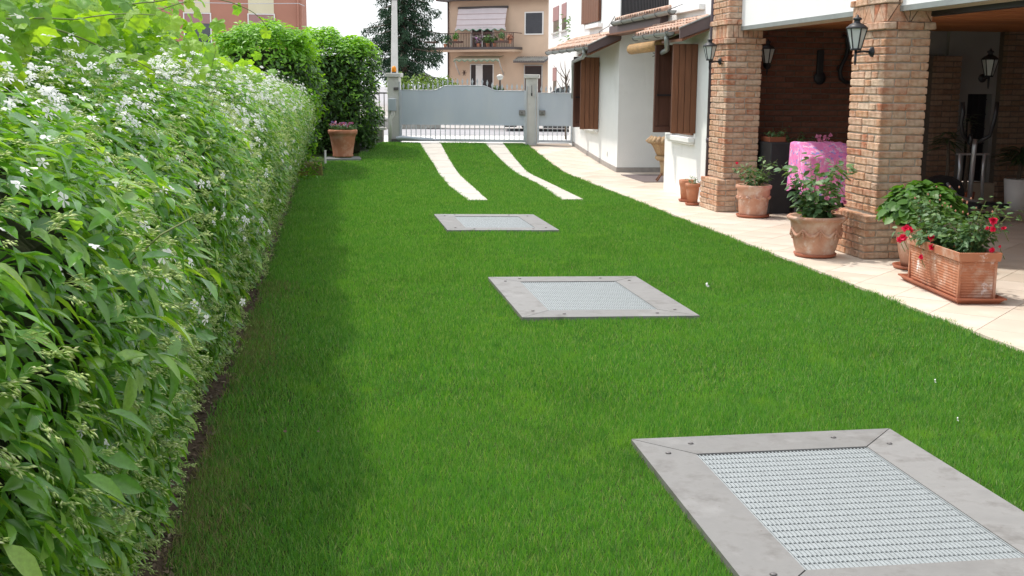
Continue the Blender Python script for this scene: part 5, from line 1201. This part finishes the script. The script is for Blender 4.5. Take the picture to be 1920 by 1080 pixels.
for k in range(9): b = MB(ST); z = 4.52+k*.12; b.box(5.28, 6.36, -.026, -.016, z, z+.10); b.build('blind_slat', M['slate_blind'], w_)
swin(1.70, 3.08, 3.66, 4.95, .10, 'glass', 'balcony_door', 1); 
b = MB(ST); b.box(1.7, 3.08, -.07, -.02, 4.28, 4.36); b.build('transom', M['white_paint'], sh_)
dr = swin(1.62, 3.12, .9, 2.68, .05, 'glass', 'glass_door', 1, fm_='white_paint')
b = MB(ST); b.box(1.95, 2.32, -.03, -.02, .95, 2.65); b.build('curtain', M['white_paint'], dr)
dd = swin(5.25, 6.35, .9, 2.62, .05, 'brown', 'front_door', 0, fm_='concrete')
b = MB(ST); b.box(5.30, 6.30, -.03, -.017, 2.1, 2.55); b.build('door_light', M['glass'], dd)
bal = part(sh_, 'balcony')
b = MB(ST); b.box(-1.6, 5.02, -1.1, -.002, 3.42, 3.54); b.build('slab', M['salmon'], bal)
b = MB(ST); b.box(-1.62, 5.06, -1.16, -.0025, 3.542, 3.68); b.build('slab_edge', M['gutter_dark'], bal)
b = MB(ST); b.box(-1.6, 5.02, -1.12, -1.08, 4.46, 4.50); b.build('handrail', M['brown'], bal)
b = MB(ST); b.box(4.98, 5.02, -1.08, -.01, 4.46, 4.50); b.build('handrail', M['brown'], bal)
for k in range(61): s = -1.58+k*.11; b = MB(ST); th = .012 if k % 12 else .03; b.box(s-th, s+th, -1.11, -1.09, 3.68, 4.46); b.build('baluster', M['brown'], bal)
aw = part(sh_, 'awning')
b = MB(ST); b.tube([(.80, -.12, 5.98), (4.15, -.12, 5.98)], .08, 8); b.build('awning_box', M['gutter_dark'], aw, True)
b = MB(ST)
nseg = 6; rows = [(-.2, 5.93), (-.30, 5.62), (-.38, 5.3), (-.45, 4.98), (-.48, 4.83)]
vs = []; 
for i, (t_, z) in enumerate(rows):
    for k in range(nseg+1): s = .86+(4.14-.86)*k/nseg; vs.append((s, t_, z-.012*math.sin(k*1.3)))
b.add(vs, [[i*(nseg+1)+k, i*(nseg+1)+k+1, (i+1)*(nseg+1)+k+1, (i+1)*(nseg+1)+k] for i in range(4) for k in range(nseg)]); b.build('cloth', M['awning'], aw)
for i in (1, 2, 3): b = MB(ST); b.tube([(.84, rows[i][0]-.03, rows[i][1]+.0), (4.16, rows[i][0]-.03, rows[i][1]+.0)], .008, 5); b.build('seam', M['blind'], aw)
def scallop(s0, s1, n_, t_, zt_, h, m, par):
    top = [(s0+(s1-s0)*i/(n_*6), zt_) for i in range(n_*6+1)]; bot = [(s, zt_-h*(.72+.28*math.cos(2*PI*(i/6)))) for i, (s, _) in enumerate(top)]
    b = MB(ST); k = len(top); b.add([(s, t_, z) for s, z in top]+[(s, t_, z) for s, z in bot], [[i, i+1, k+i+1, k+i] for i in range(k-1)]); b.build('valance', M[m], par)
    b = MB(ST); b.tube([(s, t_-.01, z) for s, z in bot], .022, 4); b.build('valance_trim', M['valance'], par)
scallop(.80, 4.2, 7, -.49, 4.83, .20, 'awning', aw)
lo = part(sh_, 'lower_awning')
b = MB(ST); b.add([(.85, -.1, 3.20), (3.9, -.1, 3.20), (3.9, -.75, 3.02), (.85, -.75, 3.02)], [[0, 1, 2, 3]]); b.build('cloth', M['awning_low'], lo)
scallop(.85, 3.9, 8, -.76, 3.02, .16, 'awning_low', lo)
for s in (.87, 3.88): b = MB(ST); b.tube([(s, -.74, 3.0), (s, -.5, 2.6), (s, -.08, 2.1)], .04, 6); b.build('awning_arm', M['concrete'], lo, True)
cn = part(sh_, 'door_canopy')
b = MB(ST)
b.prism([(4.9, 2.98), (6.8, 2.98), (6.8, 3.06), (4.9, 3.06)], 'y', -.12, -.004)
b.add([(4.85, -.75, 2.86), (6.85, -.75, 2.86), (6.85, -.1, 3.08), (4.85, -.1, 3.08), (4.85, -.75, 2.78), (6.85, -.75, 2.78), (6.85, -.1, 2.99), (4.85, -.1, 2.99)], [(0, 1, 2, 3), (4, 7, 6, 5), (0, 4, 5, 1), (1, 5, 6, 2), (3, 7, 4, 0)]); b.build('canopy_roof', M['gutter_dark'], cn, kind='stuff')
for k in range(14): s = 4.9+k*.145; b = MB(ST); b.tube([(s, -.77, 2.89), (s, -.1, 3.12)], .05, 6); b.build('canopy_tile', M['concrete_dark'], cn, True)
b = MB(ST)
for k in range(6): a = k*PI/3; b.tube([(1.15, -.03, 2.2), (1.15+.16*math.cos(a), -.03, 2.2+.2*math.sin(a))], [.03, .01], 4)
b.build('wall_ornament', M['brown'], sh_, kind='stuff')
def far_plant(label, s, t_, z, r, m, n=130, nm='balcony_plant', mm='terra'):
    c = ST(s, t_, z); t = thing(nm, label, 'plant', c, 'plants on the balcony of the salmon house')
    b = MB(); b.lathe([(.09, 0), (.13, .2), (.11, .2)], c, 10); b.build('pot_body', M[mm], t)
    d = rdir(n); P = np.array(c)+np.array([0, 0, .2+r*.7])+d*rnd(n, .4, 1)[:, None]*r; foliage('foliage', M[m], t, P, d+rdir(n)*.5, rdir(n), rnd(n, .08, .14), LEAFR)
far_plant('green plant in a box near the left of the balcony rail', 1.25, -1.2, 3.95, .22, 'leaf_hyd'); far_plant('purple flowering shrub on the balcony before its glass door', 2.7, -1.0, 3.68, .34, 'mauve', 160)
far_plant('dark green bush on the balcony right of the purple shrub', 3.3, -1.0, 3.68, .32, 'leaf_laurel', 200); far_plant('second dark green bush on the balcony, further right', 3.75, -1.0, 3.68, .26, 'leaf_laurel', 160)
far_plant('leafy plant in a rail box at the right end of the balcony', 4.35, -1.2, 3.95, .22, 'leaf_rose'); far_plant('reddish plant at the right corner of the balcony', 4.8, -1.05, 3.85, .2, 'bract'); far_plant('tall thin green plant at the left of the balcony', .45, -1.05, 3.68, .3, 'leaf_hyd', 90)
for s, z in ((1.25, 4.0), (4.35, 4.0), (-.4, 4.0)): b = MB(ST); b.box(s-.45, s+.45, -1.34, -1.12, z-.09, z+.03); b.build('rail_box', M['brown'], bal)
for k, (s, lab) in enumerate(((2.9, 'left clipped green bush by the wall of the salmon house'), (4.1, 'middle clipped green bush beside the garden lamp'), (4.45, 'right clipped green bush beside the garden lamp'))):
    c = ST(s, -1.5, 1.0); t = thing('ball_shrub', lab, 'bush', c, 'clipped bushes before the salmon house'); n = 260; d = rdir(n); foliage('foliage', M['leaf_laurel'], t, np.array(c)+np.array([0, 0, .15])+d*np.array([.2, .2, .34])*rnd(n, .7, 1)[:, None], d+rdir(n)*.4, rdir(n), rnd(n, .08, .12), LEAFR)
    b = MB(); b.lathe([(.15, -.7), (.18, -.15), (.14, -.15)], c, 10); b.build('pot_body', M['terra'], t)
# garden lamp
gl = thing('garden_lamp', 'garden lamp with a pale domed head on a dark post before the salmon house', 'lamp', (7.03, 50, .3))
b = MB(); b.tube([(7.03, 50, .3), (7.03, 50, 1.76)], .035, 8); b.build('post', M['black'], gl)
b = MB(); b.ball((7.03, 50, 1.84), .13, 12, 1, 1, .9); b.build('globe', M['glass_frost'], gl, True)
b = MB(); b.lathe([(.17, 1.86), (.10, 1.95), (.02, 1.98)], (7.03, 50, 0), 12); b.build('hood', M['concrete'], gl, True)
# ------------------------------------------------------------------ white building on the right
WA = Vector((11.637, 64, 0)); WU = (Vector((10.906, 50, 0))-WA).normalized(); WN = Vector((-WU.y, WU.x, 0))
def WT(s, t, z): p = WA+WU*s+WN*t; return (p.x, p.y, z)
wb = thing('white_building', 'white two storey building with narrow windows beyond the small gate', 'house', WT(8, 3, .3))
b = MB(WT); b.box(0, 20, 0, 6, 0, 7.5); b.build('wall', M['plaster'], wb)
for (s0, s1, z0, z1) in ((1.95, 4.1, 4.22, 5.5), (5.2, 6.8, 4.2, 5.48), (2.15, 3.5, 1.2, 2.42)):
    b = MB(WT); b.box(s0, s1, -.004, .02, z0, z1); q = b.build('window', M['glass'], wb)
    b = MB(WT); b.box(s0-.25, s1+.2, -.09, -.005, z0-.09, z0-.01); b.build('sill', M['concrete'], q)
    b = MB(WT); b.box(s0, s1, -.03, -.005, z0+(z1-z0)*.45, z1); b.build('roller_blind', M['blind'], q)
b = MB(WT); b.tube([(9.3, -.06, 3.4), (9.3, -.06, 7.5)], .06, 8); b.build('downpipe', M['drain'], wb, True)
# little bare tree and trailing green before it
bt = thing('bare_tree', 'thin leafless small tree before the white building', 'tree', (5.45, 27.5, .3))
b = MB(); b.tube([(5.45, 27.5, .3), (5.44, 27.5, 1.4), (5.42, 27.5, 1.8)], [.03, .025, .02], 8); b.build('trunk', M['bark'], bt)
for k in range(14):
    a = random.uniform(-1.2, .55); L_ = random.uniform(.25, .5); z = random.uniform(1.3, 1.8); p0 = Vector((5.43, 27.5, z)); p1 = p0+Vector((math.sin(a)*L_*.6, random.uniform(-.2, .2), math.cos(a)*L_*.5)); p2 = p1+Vector((math.sin(a+.3)*L_*.5, random.uniform(-.1, .1), .16))
    b = MB(); b.tube([p0, p1, p2], [.012, .008, .003], 5); b.build('branch', M['bark'], bt)
gp = thing('climbing_plant', 'fresh green leafy twigs hanging by the upper corner of the white house', 'plant', (5.55, 26.6, 2.6))
n = 150; P = np.column_stack([rng.normal(5.36, .12, n), rng.normal(26.6, .1, n), rng.choice([3.05, 2.95, 2.8, 2.6], n)+rng.normal(size=n)*.05]); foliage('foliage', M['leaf_hyd'], gp, P, rdir(n)*.5+np.array([0, 0, 1]), rdir(n)+np.array([-.3, 0, -.2]), rnd(n, .06, .12), LEAF3)
b = MB(); b.tube([(5.66, 26.6, 2.5), (5.5, 26.6, 2.9), (5.3, 26.6, 3.1)], .008, 5); b.build('stem', M['stem'], gp)
# ------------------------------------------------------------------ brick red block on the left
rb = thing('apartment_block', 'brick red rendered block with cream bands behind the laurel hedge', 'building', (-4.7, 60, .3))
b = MB(); b.box(-8.6, -1.42, 60, 72, 0, 9); b.build('wall', M['rust'], rb)
b = MB(); b.box(-12, -8.6, 61.5, 72, 0, 9); b.build('wall', M['rust'], rb)
b = MB(); b.box(-12.2, -8.3, 61, 61.49, 5.0, 5.3); b.build('ledge', M['concrete_dark'], rb)
for x0, x1 in ((-7.02, -5.82), (-3.97, -2.78)):
    b = MB(); b.box(x0-.02, x1+.02, 59.975, 59.999, 4.88, 9); b.build('cream_band', M['cream'], rb)
    b = MB(); b.box(x0, x1, 59.985, 59.999, 3.3, 4.83); w_ = b.build('window', M['glass'], rb)
    b = MB(); b.box(x0, x1, 59.95, 59.984, 4.36, 4.82); b.build('roller_blind', M['blind'], w_)
    for q in ((x0-.06, x0-.005, 3.25, 4.87), (x1+.005, x1+.06, 3.25, 4.87), (x0-.004, x1+.004, 4.825, 4.87)): b = MB(); b.box(q[0], q[1], 59.93, 59.998, q[2], q[3]); b.build('frame', M['white_paint'], w_)
b = MB(); b.tube([(-1.6, 59.93, 0), (-1.6, 59.93, 9)], .05, 8); b.build('downpipe', M['rust'], rb, True)
b = MB(); b.tube([(-12, 58, 5.35), (-8, 57.9, 5.23), (-4, 57.9, 5.2), (-1.5, 58, 5.26)], .016, 5, False); b.tube([(-1.5, 58, 5.26), (-1.3, 60.5, 5.3)], .016, 5, False); o = b.build('cable', M['silver'], rb); o['kind'] = 'stuff'
# left background shrub seen over the vine
t = thing('background_tree', 'brownish green tree top behind the vine at the upper left', 'tree', (-7.0, 40, .3)); b = MB(); b.tube([(-7.0, 40, .3), (-7.0, 40, 4)], [.15, .08], 8); b.build('trunk', M['bark'], t)
n = 2600; d = rdir(n); P = np.array([-7.6, 40, 3.3])+d*np.array([2.6, 1.5, 1.25])*rnd(n, .5, 1)[:, None]; foliage('crown', M['needle'], t, P, rdir(n), rdir(n), rnd(n, .12, .2), LEAF3)
# ------------------------------------------------------------------ pole and wire
po = thing('utility_pole', 'tall grey concrete utility pole behind the left gate post', 'pole', (2.28, 44, .3))
b = MB(); b.prism([(2.14, 43.88), (2.40, 43.88), (2.40, 44.12), (2.14, 44.12)], 'z', .25, 2.0); b.build('pole_foot', M['concrete'], po)
b = MB(); b.add([(2.145, 43.89, 2.001), (2.395, 43.89, 2.001), (2.395, 44.11, 2.001), (2.145, 44.11, 2.001), (2.195, 43.92, 4.55), (2.385, 43.92, 4.55), (2.385, 44.08, 4.55), (2.195, 44.08, 4.55)], [(0, 3, 2, 1), (4, 5, 6, 7), (0, 1, 5, 4), (1, 2, 6, 5), (2, 3, 7, 6), (3, 0, 4, 7)]); b.build('pole_shaft', M['concrete'], po)
b = MB(); b.box(2.17, 2.41, 43.9, 44.1, 4.551, 4.60); b.build('pole_cap', M['gutter_dark'], po)
b = MB(); b.tube([(2.3, 44, 4.58), (3.0, 50, 5.0), (4.6, 58, 5.9), (7, 71, 6.3)], .015, 4, False); b.tube([(2.3, 44, 4.59), (.8, 50, 5.6), (-1.3, 59, 7.2)], .015, 4, False); o = b.build('cable', M['black'], po); o['kind'] = 'stuff'
# ------------------------------------------------------------------ spruce
sp = thing('spruce_tree', 'big dark drooping spruce between the pole and the salmon house', 'tree', (3.3, 55, .3))
b = MB(); b.tube([(3.3, 55, .3), (3.25, 55, 3.5), (3.3, 55, 7.6)], [.24, .17, .04], 10); b.build('trunk', M['bark'], sp)
Ps = []; Ds = []
for k in range(104):
    z = 1.75+5.6*(k/104)**.92; a = k*2.39996; R = (2.2*(1-((z-1.7)/6.2))**.75+.15)*random.uniform(.45, 1.2)
    if z < 2.6: R *= .85
    dirv = Vector((math.cos(a), math.sin(a), 0)); p0 = Vector((3.28, 55, z+.25)); pts = []
    for i in range(8): t_ = i/7; pts.append(p0+dirv*R*t_+Vector((0, 0, .12*t_-.55*t_*t_+.22*t_**4)))
    b = MB(); b.tube(pts, [.035*(1-.11*i)*(R/2+.3) for i in range(8)], 4, False); b.build('branch', M['bark'], sp)
    side = Vector((-dirv.y, dirv.x, 0))
    for _ in range(int(210*R)):
        t_ = random.uniform(.12, 1.03)**.8; i = min(6, int(t_*7)); q = pts[i].lerp(pts[i+1], t_*7-i)
        wd = (.30*R/2)*(1-t_*.6); sx = random.uniform(-1, 1)
        q = q+side*sx*wd+Vector((0, 0, -random.random()**1.6*.34-.06*abs(sx)))
        Ps.append(tuple(q)); Ds.append(tuple(dirv*.5+side*sx*.5+Vector((0, 0, -.95))))
P = np.array(Ps)+rng.normal(size=(len(Ps), 3))*.03; n = len(P); foliage('needles', M['needle'], sp, P, rdir(n), np.array(Ds)+rdir(n)*.45, rnd(n, .10, .20), leaf_template(2, .30, .1, .2))
# garden shrubs behind the gate, left part
for k, (x, y, r, lab) in enumerate(((2.55, 46, .55, 'yellow green shrub left behind the wide gate, nearest the pole'), (3.5, 47, .62, 'yellow green shrub behind the wide gate under the spruce'), (4.5, 48, .6, 'low green shrub behind the wide gate beside the salmon house'))):
    t = thing('garden_shrub', lab, 'bush', (x, y, .3), 'shrubs across the street'); n = 800; d = rdir(n); P = np.array([x, y, 1.45-k*.05])+d*np.array([r, r*.6, .55])*rnd(n, .5, 1.05)[:, None]
    foliage('foliage', M['far_green'], t, P, d+rdir(n)*.6, rdir(n), rnd(n, .07, .13), LEAFR); b = MB(); b.tube([(x, y, .3), (x, y, 1.5)], [.05, .02], 6); b.build('stem', M['bark'], t)
